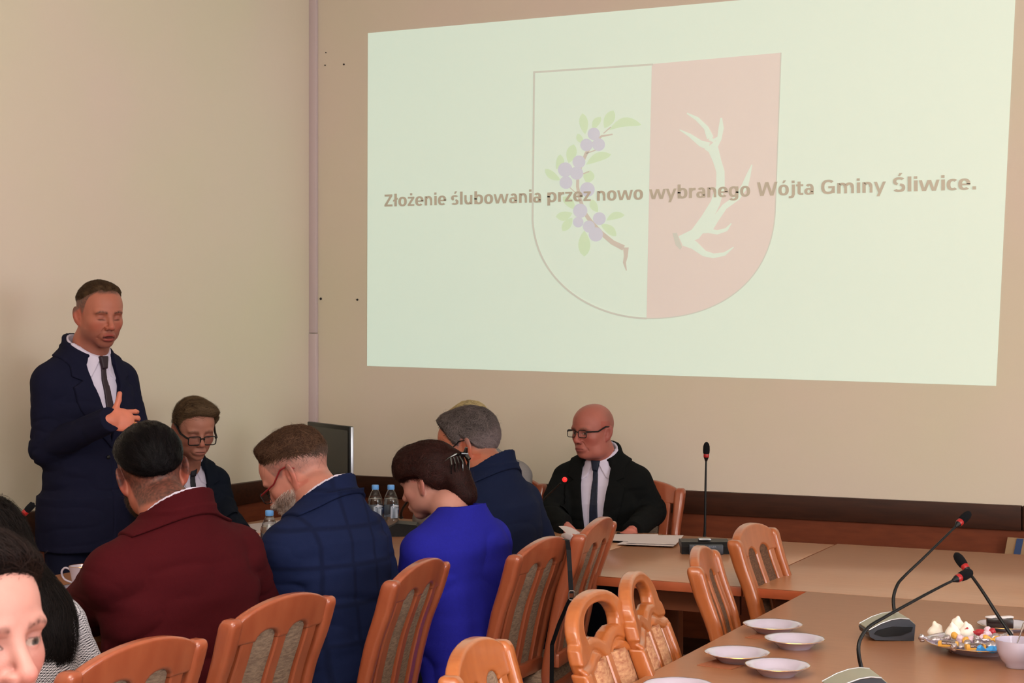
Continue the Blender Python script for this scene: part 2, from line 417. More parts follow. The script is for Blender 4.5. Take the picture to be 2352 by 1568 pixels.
for kp, (x, y, r_) in enumerate(((437,493,34),(397,553,34),(463,551,35),(356,645,35),(281,688,40),(343,707,36),(285,758,35),(402,796,40),(363,912,39),(467,955,35),(352,974,29),(410,998,33),(448,1041,39))):
    cx_, cy_ = Z(x, y); rr = r_*.4209
    sl('plum', [[(cx_+rr*cos(2*PI*i/24), cy_+rr*sin(2*PI*i/24)) for i in range(24)]], S_lil, .0037+kp*2e-5)
ant = band([Z(*p) for p in ((910,1075),(990,1040),(1050,960),(1100,870),(1128,780),(1128,700),(1110,640),(1090,580),(1070,555))], [22,26,26,22,20,19,19,24,30])
ant += band([Z(*p) for p in ((905,470),(960,500),(1020,545),(1065,560))], [2,8,14,18]) + band([Z(*p) for p in ((945,380),(1000,410),(1050,460),(1072,515))], [3,9,11,16])
ant += band([Z(*p) for p in ((1132,405),(1132,460),(1122,520),(1100,560))], [4,12,10,12]) + band([Z(*p) for p in ((1070,515),(1090,530),(1115,510))], [12,8,3])
ant += band([Z(*p) for p in ((1300,660),(1280,720),(1262,775),(1220,840),(1150,890),(1100,960),(1060,1010))], [2,10,15,13,13,15,22])
ant += band([Z(*p) for p in ((930,1080),(1000,1020),(1060,1020),(1110,1030),(1160,1015),(1188,980))], [24,16,11,10,8,2])
ant += band([Z(*p) for p in ((930,1075),(985,1100),(1040,1145),(1090,1158),(1150,1148),(1200,1110))], [24,20,14,11,8,2])
sl('deer_antler', ant, S_bg, .0042)
sl('antler_burr', [[Z(866,1035),Z(890,1032),Z(918,1110),Z(908,1124),Z(884,1100)]], S_line, .0052)
# lettering: a bold sans drawn glyph by glyph (units: cap height .73)
def rc(x0, y0, x1, y1): return [[(x0,y0),(x1,y0),(x1,y1),(x0,y1)]]
def arc(cx_, cy_, rx, ry, sx, sy, a0=0, a1=360, n=28, e=2.35):
    out = []
    def P(a, rx_, ry_):
        c_, s_ = cos(a), sin(a); return (cx_+rx_*math.copysign(abs(c_)**(2/e), c_), cy_+ry_*math.copysign(abs(s_)**(2/e), s_))
    for i in range(n):
        a, b_ = (math.radians(a0+(a1-a0)*k/n) for k in (i, i+1))
        out.append([P(a, rx, ry), P(b_, rx, ry), P(b_, rx-sx, ry-sy), P(a, rx-sx, ry-sy)])
    return out
X_, K_, T_, Y_ = .55, .73, .175, .125
def gl(ch):
    acc = lambda cx_, y: [[(cx_-.02,y),(cx_+.08,y),(cx_+.19,y+.15),(cx_+.04,y+.15)]]
    if ch == 'Z': return rc(.03,0,.58,Y_)+rc(.04,K_-Y_,.57,K_)+[[(.03,Y_*.8),(.21,Y_*.8),(.57,K_-Y_*.8),(.39,K_-Y_*.8)]], .61
    if ch == 'z': return rc(.03,0,.48,.105)+rc(.04,X_-.105,.48,X_)+[[(.03,.09),(.21,.09),(.48,X_-.09),(.30,X_-.09)]], .51
    if ch == 'ż': g, w = gl('z'); return g+rc(.19,.63,.34,.76), w
    if ch == 'l': return rc(.07,0,.07+T_,.76), .29
    if ch == 'ł': return rc(.09,0,.09+T_,.76)+[[(.0,.27),(.0,.38),(.33,.52),(.33,.41)]], .33
    if ch == 'i': return rc(.07,0,.07+T_,X_)+rc(.065,.625,.225,.76), .29
    if ch == 'j': return rc(.13,.0,.13+T_,X_)+arc(.07,.0,.208,.17,T_,.11,-90,0,10)+rc(-.04,-.17,.08,-.06)+rc(.12,.625,.285,.76), .34
    if ch == 'o': return arc(.32,X_/2,.29,.29,T_+.01,.115), .64
    if ch == 'ó': g, w = gl('o'); return g+acc(.27,.64), w
    if ch == 'e': return arc(.31,X_/2,.285,.29,T_+.005,.11,0,315)+rc(.12,.225,.585,.315), .61
    if ch == 'c': return arc(.31,X_/2,.285,.29,T_+.005,.115,48,312), .53
    if ch == 'n': return rc(.06,0,.06+T_,X_)+arc(.32,.30,.255,.262,T_,.125,0,150,16)+rc(.427,0,.575,.31), .64
    if ch == 'm': return rc(.06,0,.06+T_,X_)+arc(.31,.30,.245,.262,T_,.125,0,150,16)+rc(.407,0,.555,.31)+arc(.66,.30,.245,.262,T_,.125,0,150,16)+rc(.757,0,.905,.31), .97
    if ch == 'u': return rc(.427,0,.575,X_)+arc(.315,.25,.255,.262,T_,.125,180,330,16)+rc(.06,.24,.208,X_), .64
    if ch == 'r': return rc(.06,0,.06+T_,X_)+arc(.39,.24,.32,.31,.15,.13,92,165,8)+rc(.33,.415,.44,.55), .45
    if ch == 'a': return arc(.31,.30,.24,.262,T_,.11,0,142,16)+rc(.402,0,.55,.32)+arc(.27,.165,.24,.18,T_,.095), .60
    if ch == 'b': return rc(.06,0,.06+T_,.76)+arc(.34,X_/2,.285,.29,T_+.005,.115), .65
    if ch == 'p': return rc(.06,-.2,.06+T_,X_)+arc(.34,X_/2,.285,.29,T_+.005,.115), .65
    if ch == 'g': return rc(.44,0,.588,X_)+arc(.31,X_/2,.285,.29,T_+.005,.115)+arc(.30,.02,.288,.225,T_,.105,215,360,16), .65
    if ch == 's': return arc(.27,.40,.24,.165,T_,.10,30,250,18)+arc(.27,.155,.24,.17,T_,.10,-150,80,18), .53
    if ch == 'ś': g, w = gl('s'); return g+acc(.24,.64), w
    if ch == 'S': return arc(.32,.535,.28,.21,.16,.12,32,255,20)+arc(.32,.205,.285,.22,.16,.12,-150,82,20), .64
    if ch == 'Ś': g, w = gl('S'); return g+acc(.29,.80), w
    if ch == 'G': return arc(.40,K_/2,.36,.38,.165,.125,45,340,30)+rc(.575,.04,.73,.40)+rc(.40,.29,.73,.40), .79
    if ch == 't': return rc(.10,.12,.10+T_,.70)+arc(.30,.14,.20,.15,T_,.11,180,270,8)+rc(.29,-.01,.42,.10)+rc(.02,X_-.105,.42,X_), .44
    if ch == 'y': return [[(.0,X_),(.155,X_),(.36,.0),(.22,-.02)],[(.45,X_),(.61,X_),(.29,-.2),(.135,-.2)]], .61
    if ch == 'w':
        s_ = []
        for (a, b_) in ((.0,.17),(.40,.21),(.42,.62),(.81,.66)): s_.append([(a,X_),(a+.15,X_),(b_+.13,0),(b_-.02,0)])
        return s_, .96
    if ch == 'W':
        s_ = []
        for (a, b_) in ((.0,.20),(.45,.23),(.46,.75),(.96,.77)): s_.append([(a,K_),(a+.16,K_),(b_+.13,0),(b_-.03,0)])
        return s_, 1.13
    if ch == '.': return rc(.07,0,.24,.16), .30
    return [], .3
bx_ = [883,1425,1750,1906,2240]; by_ = [474.4,459.5,449.7,445,435]; hx = [883,1425,1906,2240]; hy = [27.7,30.0,32,34]
for wd_, x0, x1 in (('Złożenie',883,1025),('ślubowania',1036,1243),('przez',1257,1357),('nowo',1371,1477),('wybranego',1491,1723),('Wójta',1739,1869),('Gminy',1886,2035),('Śliwice.',2051,2242)):
    gs, x = [], 0
    for ch in wd_:
        g, w = gl(ch); gs += [[(px+x, py) for px, py in pl] for pl in g]; x += w
    allx = [p[0] for pl in gs for p in pl]; a, b_ = min(allx), max(allx); out = []
    for pl in gs:
        q = []
        for px, py in pl:
            X = x0+(px-a)/(b_-a)*(x1-x0); q.append((X, np.interp(X, bx_, by_)-py/.73*np.interp(X, hx, hy)))
        ar = sum(q[i][0]*q[(i+1) % len(q)][1]-q[(i+1) % len(q)][0]*q[i][1] for i in range(len(q)))
        out.append(q)
    sl('slide_word', out, S_txt, .0060)
# ------------------------------------------------------------ tables
TT = .76
def table(name, label, x0, x1, y0, y1, legs, th=.034, group=None, apron=()):
    t = thing(name, label, 'table', ((x0+x1)/2, (y0+y1)/2, 0), 0, group); cx_, cy_ = (x0+x1)/2, (y0+y1)/2; hx_, hy_ = (x1-x0)/2, (y1-y0)/2
    obj('table_top', MB().box(-hx_, -hy_, TT-.002, hx_, hy_, TT, .0008).mesh(), M['table'], t)
    obj('edge_band', MB().box(-hx_+.0005, -hy_+.0005, TT-th, hx_-.0005, hy_-.0005, TT-.002, .002).mesh(), M['edge'], t)
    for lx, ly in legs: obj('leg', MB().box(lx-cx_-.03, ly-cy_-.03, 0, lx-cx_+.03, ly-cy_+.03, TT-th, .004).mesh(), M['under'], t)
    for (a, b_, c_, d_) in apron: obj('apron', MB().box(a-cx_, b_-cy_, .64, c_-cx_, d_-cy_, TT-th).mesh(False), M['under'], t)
    return t
table('conference_table', 'far table with the monitor, in the room corner', .40, 2.23, -1.235, -.655, [(.5,-.75),(2.15,-.75)])
table('conference_table', 'head table with papers and upright microphone in front of the bald man', 2.235, 2.975, -1.86, -.665, [(2.32,-1.78),(2.32,-.75),(2.90,-.75)], apron=[(2.52,-1.74,2.93,-1.72)])
table('conference_table', 'rear right table at the wall beside the striped card', 2.98, 6.4, -1.86, -.635, [(3.25,-.75),(6.3,-.75),(6.3,-1.78)], apron=[(3.0,-1.72,3.2,-1.70)])
table('conference_table', 'long left table under the cup, water bottle and papers', .74, 1.70, -6.2, -1.24, [(.82,-6.1),(1.62,-6.1),(.82,-1.35),(1.62,-3.6)])
rt_ = table('conference_table', 'long right table with plates, microphones and sweets', 3.20, 4.75, -6.0, -1.863, [(3.35,-5.9),(4.65,-1.95),(4.65,-5.9)])
obj('leg', MB().box(3.34-3.975, -2.30+3.93, 0, 3.38-3.975, -2.0+3.93, TT-.034, .003).mesh(), M['bluem'], rt_, label='blue-grey metal leg panel')
# ------------------------------------------------------------ chairs
def yb(z): return -.195-.02*ss(z, .45, .62)-.05*ss(z, .55, .85)-.055*ss(z, .72, 1.0)
def extr(p, poly, th, r, ymid):
    d2 = polyd(p[:, 0], p[:, 2], poly); dy = np.abs(p[:, 1]-ymid)-th/2
    a = np.maximum(d2+r, 0); b = np.maximum(dy+r, 0); return np.minimum(np.maximum(d2+r, dy+r), 0)+np.sqrt(a*a+b*b)-r
def poststruct(p):
    z = p[:, 2]; s = np.sign(p[:, 0]); x = np.abs(p[:, 0])
    yy = yb(np.maximum(z, .45))-np.clip(.45-z, 0, 1)**1.2*.16
    cx_ = .188+.004*ss(z, .7, .95); dx = np.abs(x-cx_)-(.019+.004*ss(z, .75, .9)); dy = np.abs(p[:, 1]-yy)-(.019+.006*ss(z, .5, .9))
    dz = z-.930
    r = .014; q = np.stack([np.maximum(dx+r, 0), np.maximum(dy+r, 0), np.maximum(dz+.03, 0)*.62], -1)
    d = np.sqrt((q**2).sum(-1))-r
    return np.maximum(np.maximum(d, -z), .15-x+0*z) if False else np.maximum(d, -z)
def crest_poly():
    top = [(x, .902+.054*math.sqrt(max(0, 1-(x/.19)**2))**1.3) for x in np.linspace(.18, -.18, 25)]
    b0 = .853; bot = [(-.18, b0), (-.115, b0)]
    bot += [(-.062+.043*math.cos(a), .853+.026*math.sin(a)) for a in np.linspace(PI, 0, 9)]
    bot += [(-.02, b0-.002), (.02, b0-.002)]
    bot += [(.062+.043*math.cos(a), .853+.026*math.sin(a)) for a in np.linspace(PI, 0, 9)]
    bot += [(.115, b0), (.18, b0)]
    return top+bot
def chair_parts():
    D = {}
    fpost = lambda s: sdfmesh(lambda p: np.maximum(poststruct(p), -s*p[:, 0]), (min(s*.15, s*.25), -.40, -.012), (max(s*.15, s*.25), -.12, .96), .0055)
    D['postL'], D['postR'] = fpost(-1), fpost(1)
    cp = crest_poly()
    def fc(p):
        ym = yb(p[:, 2])-.012*(1-(p[:, 0]/.2)**2)
        d = extr(p, cp, .030, .007, ym)
        g = cone(p, (-.055, -.272, .915), (.055, -.272, .915), .010, .010)   # carved groove on the front
        return smax(d, -g, .004)
    D['crest'] = sdfmesh(fc, (-.2, -.36, .83), (.2, -.22, .975), .0038)
    def strip(x0, x1, z0, z1, th, off=0, bow=0.0, n=16, r=.004):
        mb = MB(); rings = []
        for i in range(n+1):
            z = z0+(z1-z0)*i/n; y = yb(z)+off; ring = []
            for (x, dy) in ((x0+r, -th/2), (x0, -th/2+r), (x0, th/2-r), (x0+r, th/2), ((x0+x1)/2, th/2+bow), (x1-r, th/2), (x1, th/2-r), (x1, -th/2+r), (x1-r, -th/2), ((x0+x1)/2, -th/2-bow)):
                ring.append(mb.bm.verts.new((x, y+dy-.010*(1-(x/.2)**2), z)))
            rings.append(ring)
        for k in range(n):
            for i in range(10):
                j = (i+1) % 10; mb.bm.faces.new((rings[k][i], rings[k][j], rings[k+1][j], rings[k+1][i]))
        mb.bm.faces.new(rings[0][::-1]); mb.bm.faces.new(rings[-1]); return mb.mesh()
    D['slats'] = [strip(-.152, -.108, .50, .862, .026), strip(-.019, .019, .50, .862, .026), strip(.108, .152, .50, .862, .026)]
    D['pads'] = [strip(-.106, -.017, .505, .884, .010, .002, .004), strip(.017, .106, .505, .884, .010, .002, .004)]
    D['lower'] = MB().box(-.18, -.235, .49, .18, -.205, .535, .006).mesh()
    D['seat_frame'] = MB().box(-.215, -.21, .385, .215, .215, .43, .008).mesh()
    D['seat'] = sdfmesh(lambda p: np.sqrt((np.maximum(np.abs(p-np.array([0,.005,.445]))-np.array([.18,.17,.002]), 0)**2).sum(-1))-.030-.008*(1-np.clip((p[:,0]/.2)**2, 0, 1)), (-.25, -.23, .40), (.25, .25, .50), .009)
    D['fl'] = [MB().box(s*.19-.02, .17, 0, s*.19+.02, .21, .39, .006).mesh() for s in (-1, 1)]
    D['str'] = [MB().box(s*.19-.01, -.2, .2, s*.19+.01, .18, .225, .003).mesh() for s in (-1, 1)]
    # the handle crest
    def arcpts(cx_, cz, rx, rz, a0, a1, n, e=2.0): 
        return [(cx_+rx*math.copysign(abs(math.cos(a))**(2/e), math.cos(a)), cz+rz*math.copysign(abs(math.sin(a))**(2/e), math.sin(a))) for a in np.linspace(a0, a1, n)]
    out = arcpts(0, .885, .185, .095, 0, PI, 25, 2.2)+[(-.200, .875), (-.208, .845), (-.198, .812), (-.15, .812), (-.10, .824), (-.05, .838), (0, .812), (.05, .838), (.10, .824), (.15, .812), (.198, .812), (.208, .845), (.200, .875)]
    hole = arcpts(0, .900, .118, .052, 0, PI, 17, 2.2)+[(-.112, .884), (-.075, .886), (-.035, .878), (0, .864), (.035, .878), (.075, .886), (.112, .884)]
    def fh(p):
        ym = yb(p[:, 2])-.012*(1-(p[:, 0]/.2)**2)
        d = smax(extr(p, out, .036, .010, ym), -polyd(p[:, 0], p[:, 2], hole), .010)
        x = np.abs(p[:, 0]); line = .836+.020*np.exp(-((x-.085)/.045)**2)-.016*np.exp(-(x/.03)**2)
        gr = np.abs(p[:, 2]-line); front = p[:, 1]-ym
        return d+.006*np.exp(-(gr/.0055)**2)*ss(front, 0, .01)-.003*ss(line-p[:, 2], 0, .006)*ss(front, 0, .01)
    D['handle'] = sdfmesh(fh, (-.23, -.36, .74), (.23, -.19, 1.0), .0038)
    def hpost(s):
        def f(p):
            z = p[:, 2]; yy = yb(np.maximum(z, .45))-np.clip(.45-z, 0, 1)**1.2*.16
            dx = np.abs(p[:, 0]-s*.190)-.021; dy = np.abs(p[:, 1]-yy)-.021; r = .008
            a = np.maximum(dx+r, 0); b = np.maximum(dy+r, 0); d = np.sqrt(a*a+b*b)+np.minimum(np.maximum(dx+r, dy+r), 0)-r
            return np.maximum(np.maximum(d, z-.822), -z)
        return sdfmesh(f, (min(s*.15, s*.24), -.40, -.012), (max(s*.15, s*.24), -.12, .84), .0065)
    D['hL'], D['hR'] = hpost(-1), hpost(1)
    D['hslats'] = [strip(-.017, .017, .50, .832, .034), strip(-.168, -.130, .50, .822, .028), strip(.130, .168, .50, .822, .028)]
    D['hpads'] = [strip(-.128, -.019, .505, .832, .016, .006, .010), strip(.019, .128, .505, .832, .016, .006, .010)]
    return D
CP = chair_parts()
_cl = {}
def mcopy(me, m):
    k = (me.name, m.name)
    if k not in _cl: c = me.copy(); c.materials.clear(); c.materials.append(m); _cl[k] = c
    return _cl[k]
def make_chair(label, wood, pad, handle=False, group=None):
    t = thing('dining_chair', label, 'chair', (0,0,0), 0, group)
    A = lambda n, me, m: obj(n, mcopy(me, m), None, t)
    if handle:
        A('crest_rail', CP['handle'], wood); A('back_post', CP['hL'], wood); A('back_post', CP['hR'], wood)
        for s in CP['hslats']: A('back_slat', s, wood)
        for s in CP['hpads']: A('back_pad', s, pad)
    else:
        A('crest_rail', CP['crest'], wood); A('back_post', CP['postL'], wood); A('back_post', CP['postR'], wood)
        for s in CP['slats']: A('back_slat', s, wood)
        for s in CP['pads']: A('back_pad', s, pad)
    A('lower_rail', CP['lower'], wood); A('seat_frame', CP['seat_frame'], wood); A('seat', CP['seat'], pad)
    for s in CP['fl']: A('leg', s, wood)
    for s in CP['str']: A('stretcher', s, wood)
    return t
def chair_at(t, px, py, phi, h=.955, dz=0):
    p = Wz(px, py, h); rz = rot_for(phi)          # crest apex seen at that pixel
    f = np.array([-math.sin(rz), math.cos(rz)]); o = p[:2]+f*.315
    t.location = (o[0], o[1], dz); t.rotation_euler = (0, 0, rz); return t
A0 = -116.6     # square to the left table
LC = [((318,1467), A0-2, 'orange beech chair nearest the camera on the left, behind the houndstooth jacket'),
      ((650,1364), A0-2, 'orange beech chair behind the man in the burgundy jacket'),
      ((965,1284), A0+8, 'orange beech chair behind the man with red glasses'),
      ((1247,1233), A0+1, 'orange beech chair with a black bag strap over its right post'),
      ((1372,1188), A0+5, 'orange beech chair behind the grey-haired man, nearest the head table')]
for (px, py), ph, lab in LC[:4]: chair_at(make_chair(lab, M['wood'], M['pad']), px, py, ph)
c5 = chair_at(make_chair(LC[4][2], M['wood'], M['pad']), 1372, 1188, A0+8, .985); c5.scale = (1.0, 1.0, 1.031)
B0 = 63.4
chair_at(make_chair('yellow beech chair with grooved crest at the bottom centre of the photo', M['wood2'], M['pad']), 1088, 1472, B0+12)
chair_at(make_chair('beech chair with cut-out handle, nearer of the two', M['wood2'], M['padt'], True), 1366, 1358, B0+4, .98)
chair_at(make_chair('beech chair with cut-out handle, farther and turned more edge-on', M['wood2'], M['padt'], True), 1462, 1315, B0+12, .98)
chair_at(make_chair('beech chair with torn brown padding between two others at the right table', M['wood3'], M['padb']), 1611, 1256, B0+12)
chair_at(make_chair('beech chair with brown padding tucked in beside the upright microphone', M['wood3'], M['padb']), 1726, 1203, B0-1)
# chairs at the wall behind the head table, one at the far left
def chair_xy(lab, x, y, rz): t = make_chair(lab, M['wood'], M['pad']); t.location = (x, y, 0); t.rotation_euler = (0, 0, rz); return t
def chair_back_at(lab, px, d, rz):
    p = W(px, 0, d); f = np.array([-math.sin(rz), math.cos(rz)]); o = p[:2]+f*.30; return chair_xy(lab, o[0], o[1], rz)
chair_back_at('orange beech chair under the bald man in the black suit', 1468, 7.0, math.radians(180+3))
chair_back_at('orange beech chair of the blonde person hidden behind the grey-haired man', 1158, 7.23, math.radians(180))
chair_back_at('orange beech chair cut by the left edge of the photo', -28, 5.85, math.radians(-90+20))
# bag strap on the fourth chair
st = thing('bag_strap', 'black leather bag strap with steel buckle hanging on the chair', 'strap', tuple(W(1300, 1240, 4.72)*[1,1,0]))
def world_child(name, me, m, par, **kw):
    o = obj(name, me, m, par, **kw); bpy.context.view_layer.update(); o.matrix_parent_inverse = par.matrix_world.inverted(); return o
def ribbon(pts, w, th=.003):
    mb = MB(); rings = []
    for p in pts:
        p = Vector(p); a = Vector(RX)*w/2; b_ = Vector(RY)*th/2
        rings.append([mb.bm.verts.new(p+x) for x in (a+b_, -a+b_, -a-b_, a-b_)])
    for k in range(len(rings)-1):
        for i in range(4): mb.bm.faces.new((rings[k][i], rings[k][(i+1) % 4], rings[k+1][(i+1) % 4], rings[k+1][i]))
    mb.bm.faces.new(rings[0][::-1]); mb.bm.faces.new(rings[-1]); return mb.mesh(False)
world_child('strap_webbing', ribbon([W(1296,1238,4.80), W(1303,1240,4.72), W(1306,1262,4.69), W(1309,1310,4.67), W(1312,1362,4.66)], .014), M['strap'], st)
world_child('strap_webbing', ribbon([W(1312,1372,4.65), W(1305,1385,4.66), W(1285,1430,4.72), W(1268,1480,4.76), W(1266,1640,4.78), W(1266,1800,4.8)], .013), M['strap'], st)
k = W(1313, 1367, 4.645)
bk = MB()
lp = [k+RX*.0085*math.copysign(abs(math.cos(a))**.5, math.cos(a))+np.array([0,0,.014*math.copysign(abs(math.sin(a))**.5, math.sin(a))]) for a in np.linspace(0, 2*PI, 25)]
bk.tube(lp, .0016, 8)
world_child('buckle', bk.mesh(), M['chrome'], st, label='small steel buckle')
# ------------------------------------------------------------ desk microphones
def mic_side(label, px, py, d, rz, neck, tipdir=None, lit=False):   # wedge unit with silver trim; neck: list of world points
    pass
def unit_mesh():
    # wedge: length along x (front -x), width y, seen from the side; top surface curves down to the front
    D = {}
    prof = [(.075,0),(.080,.050),(.060,.066),(.030,.068),(0,.064),(-.035,.053),(-.072,.034),(-.078,.028),(-.074,.014),(-.055,.004)]
    D['body'] = MB().prism([(x, z) for x, z in prof], 1, -.062, .062).mesh(sharp=30)
    mb = MB(); q = [(.080,.052),(.060,.0690),(.030,.0715),(0,.0675),(-.035,.0565),(-.076,.0365)]
    inner = [(x*.99, z-.004) for x, z in q[::-1]]
    D['top'] = mb.prism(q+inner, 1, -.056, .056).mesh(sharp=30)
    mb = MB()
    for s in (-1, 1): mb.tube([(x, s*.060, z-.001) for x, z in q[1:]], .0022, 8)
    D['trim'] = mb.mesh()
    mb = MB()
    for s in (-1, 1): mb.prism([(.070,.044),(.0,.046),(-.05,.034),(-.06,.024),(-.03,.014),(.03,.018),(.065,.030)], 1, s*.0622 if s > 0 else -.0655, .0655 if s > 0 else -.0622)
    D['panel'] = mb.mesh(False)
    return D
UM = unit_mesh()
def neck_parts(par, pts, r0=.0065, lit=False, foam=True, tip=.052, fr=.0125, rr=.0095):
    pts = [np.array(p, float) for p in pts]; d = pts[-1]-pts[-2]; d /= np.linalg.norm(d)
    rads = np.linspace(1.0, .62, len(pts))*r0; rads = list(rads); rads[0] = r0*1.6
    world_child('gooseneck', MB().tube(pts, rads, 12).mesh(), M['black'], par)
    e = pts[-1]; Rm = Vector((0,0,1)).rotation_difference(Vector(d)).to_matrix().to_4x4(); T = Matrix.Translation(Vector(e)) @ Rm
    if lit: return
    me = MB().lathe([(.004,-.012),(.0075,-.002),(rr,.002),(rr*1.05,.006)], 20).mesh(); me.transform(T); world_child('capsule_collar', me, M['black'], par)
    me = MB().lathe([(rr,.003),(rr*1.12,.006),(rr*1.12,.015),(rr,.018)], 20).mesh(); me.transform(T); world_child('ring', me, M['redlit'] if lit else M['red'], par, label='glowing red ring' if lit else 'red ring')
    if foam:
        me = MB().lathe([(rr*.95,.014),(fr*.98,.020),(fr*1.05,.032),(fr,.046),(fr*.75,tip+.004),(fr*.3,tip+.010),(.0008,tip+.011)], 24).mesh(); me.transform(T); world_child('foam_windshield', me, M['foam'], par)
def desk_mic(label, base, rz, pts, us=.82, **kw):
    t = thing('desk_microphone', label, 'microphone', tuple(base), rz)
    obj('base_unit', UM['body'].copy(), M['dgrey'], t); obj('top_plate', UM['top'].copy(), M['champ'], t, label='champagne-grey top plate'); obj('trim_strip', UM['trim'].copy(), M['silver'], t, label='silver trim strip'); obj('side_panel', UM['panel'].copy(), M['black'], t)
    for o in t.children: o.scale = (us, us, .88)
    neck_parts(t, pts, **kw); return t
def path(ctrl, n=26):        # smooth curve through control points (Catmull-Rom)
    P = [np.array(c, float) for c in ctrl]; P = [2*P[0]-P[1]]+P+[2*P[-1]-P[-2]]; out = []; m = len(P)-3
    for i in range(m):
        for k in range(n//m+1):
            t = k/(n//m+1); a, b_, c, d = P[i:i+4]
            out.append(.5*((2*b_)+(-a+c)*t+(2*a-5*b_+4*c-d)*t*t+(-a+3*b_-3*c+d)*t**3))
    out.append(P[-2]); return out
dm = 4.33
b1 = Wz(2036, 1464, TT)
m1 = desk_mic('desk microphone with a black foam tip reaching up across the dark rail', b1, YAW+.05,
  path([W(2055,1412,4.36), W(2052,1375,4.38), W(2060,1345,4.40), W(2075,1325,4.42), W(2120,1282,4.46), W(2160,1243,4.50), W(2200,1204,4.54)]), r0=.0052)
b2 = Wz(1962, 1606, TT)
m2 = desk_mic('nearest desk microphone, its foam tip pointing right over the table', b2, YAW+.05,
  path([W(1980,1540,3.72), W(1972,1500,3.72), W(1975,1470,3.73), W(1995,1440,3.75), W(2030,1418,3.78), W(2100,1379,3.84), W(2160,1347,3.9), W(2195,1330,3.93)]), r0=.0052)
b3 = np.array(Wz(2440, 1560, TT))
desk_mic('desk microphone beyond the right edge of the photo, foam tip leaning left', b3, YAW+2.8,
  path([W(2395,1555,3.9), W(2375,1530,3.92), W(2350,1497,3.95), W(2300,1425,4.0), W(2255,1355,4.05), W(2222,1309,4.1)]), r0=.0062)
# upright microphone on the head table, seen from behind
bm_ = Wz(1617, 1268, TT)
t = thing('desk_microphone', 'upright desk microphone on a wide black base before the empty places', 'microphone', tuple(bm_), rot_for(0)+PI)
mb = MB().prism([(-.055,.0),(-.058,.028),(-.045,.046),(.03,.050),(.05,.046),(.052,.030),(.0,.018),(.0,0)], 0, -.093, .093)
obj('base_unit', mb.mesh(sharp=30), M['black'], t)
obj('front_panel', MB().box(-.066, -.072, .0, .066, -.010, .038, .004).mesh(), M['dgrey'], t)
obj('socket_plate', MB().box(-.024, -.03, .050, .024, .01, .056, .002).mesh(), M['silver'], t, label='silver socket plate')
def textmesh(s, size, depth=.0003):
    c = bpy.data.curves.new('t', 'FONT'); c.body = s; c.size = size; c.align_x = 'CENTER'; c.align_y = 'CENTER'; c.extrude = depth; c.offset = size*.01
    o = bpy.data.objects.new('t', c); C.objects.link(o); bpy.context.view_layer.update()
    me = bpy.data.meshes.new_from_object(o.evaluated_get(bpy.context.evaluated_depsgraph_get())); bpy.data.objects.remove(o); bpy.data.curves.remove(c); return me
M['print'] = mat('grey_print', (120,126,140), .5)
o = obj('lettering', textmesh('SENNHEISER', .0125), M['print'], t); o.location = (.004, -.0725, .030); o.rotation_euler = (PI/2, 0, 0)
o = obj('lettering', textmesh('S', .013), M['print'], t); o.location = (-.050, -.0725, .030); o.rotation_euler = (PI/2, 0, .3)
neck_parts(t, path([W(1618,1232,5.93), W(1619,1215,5.93), W(1620,1150,5.93), W(1621,1095,5.93), W(1622,1052,5.93)]), r0=.0055)
# lit microphone leaning in front of the bald man
t = thing('desk_microphone', 'thin desk microphone with glowing red tip before the bald man', 'microphone', tuple(Wz(1215, 1222, TT)), 0)
obj('base_unit', MB().box(-.05, -.04, 0, .05, .04, .03, .006).mesh(), M['black'], t)
neck_parts(t, path([W(1213,1218,6.65), W(1222,1180,6.6), W(1250,1146,6.5), W(1272,1124,6.42), W(1288,1109,6.38)]), r0=.0045, lit=True, foam=False)
world_child('lamp_tip', MB().ball(W(1297,1101,6.36), .0105).mesh(), M['redlit'], t, label='glowing red tip')
# microphone near the woman's chin
t = thing('desk_microphone', 'black desk microphone half hidden behind the woman in the blue jacket', 'microphone', tuple(Wz(930, 1228, TT)), YAW)
obj('base_unit', MB().prism([(-.07,0),(-.075,.03),(-.03,.055),(.05,.048),(.07,.03),(.07,0)], 1, -.06, .06).mesh(), M['black'], t)
neck_parts(t, path([W(921,1188,6.4), W(922,1175,6.38), W(930,1160,6.34), W(950,1135,6.3), W(975,1115,6.28)]), r0=.006)
# microphone at far left
t = thing('desk_microphone', 'desk microphone with black foam and red ring by the dark hair', 'microphone', tuple(Wz(-30, 1400, TT)), YAW)
for n_, k_, mm in (('base_unit','body','dgrey'),('top_plate','top','champ'),('trim_strip','trim','silver')): obj(n_, UM[k_].copy(), M[mm], t)
neck_parts(t, path([W(-25,1340,4.75), W(-20,1290,4.75), W(0,1245,4.75), W(30,1205,4.75), W(52,1182,4.75)]), r0=.0055, rr=.009, fr=.0105, tip=.04)
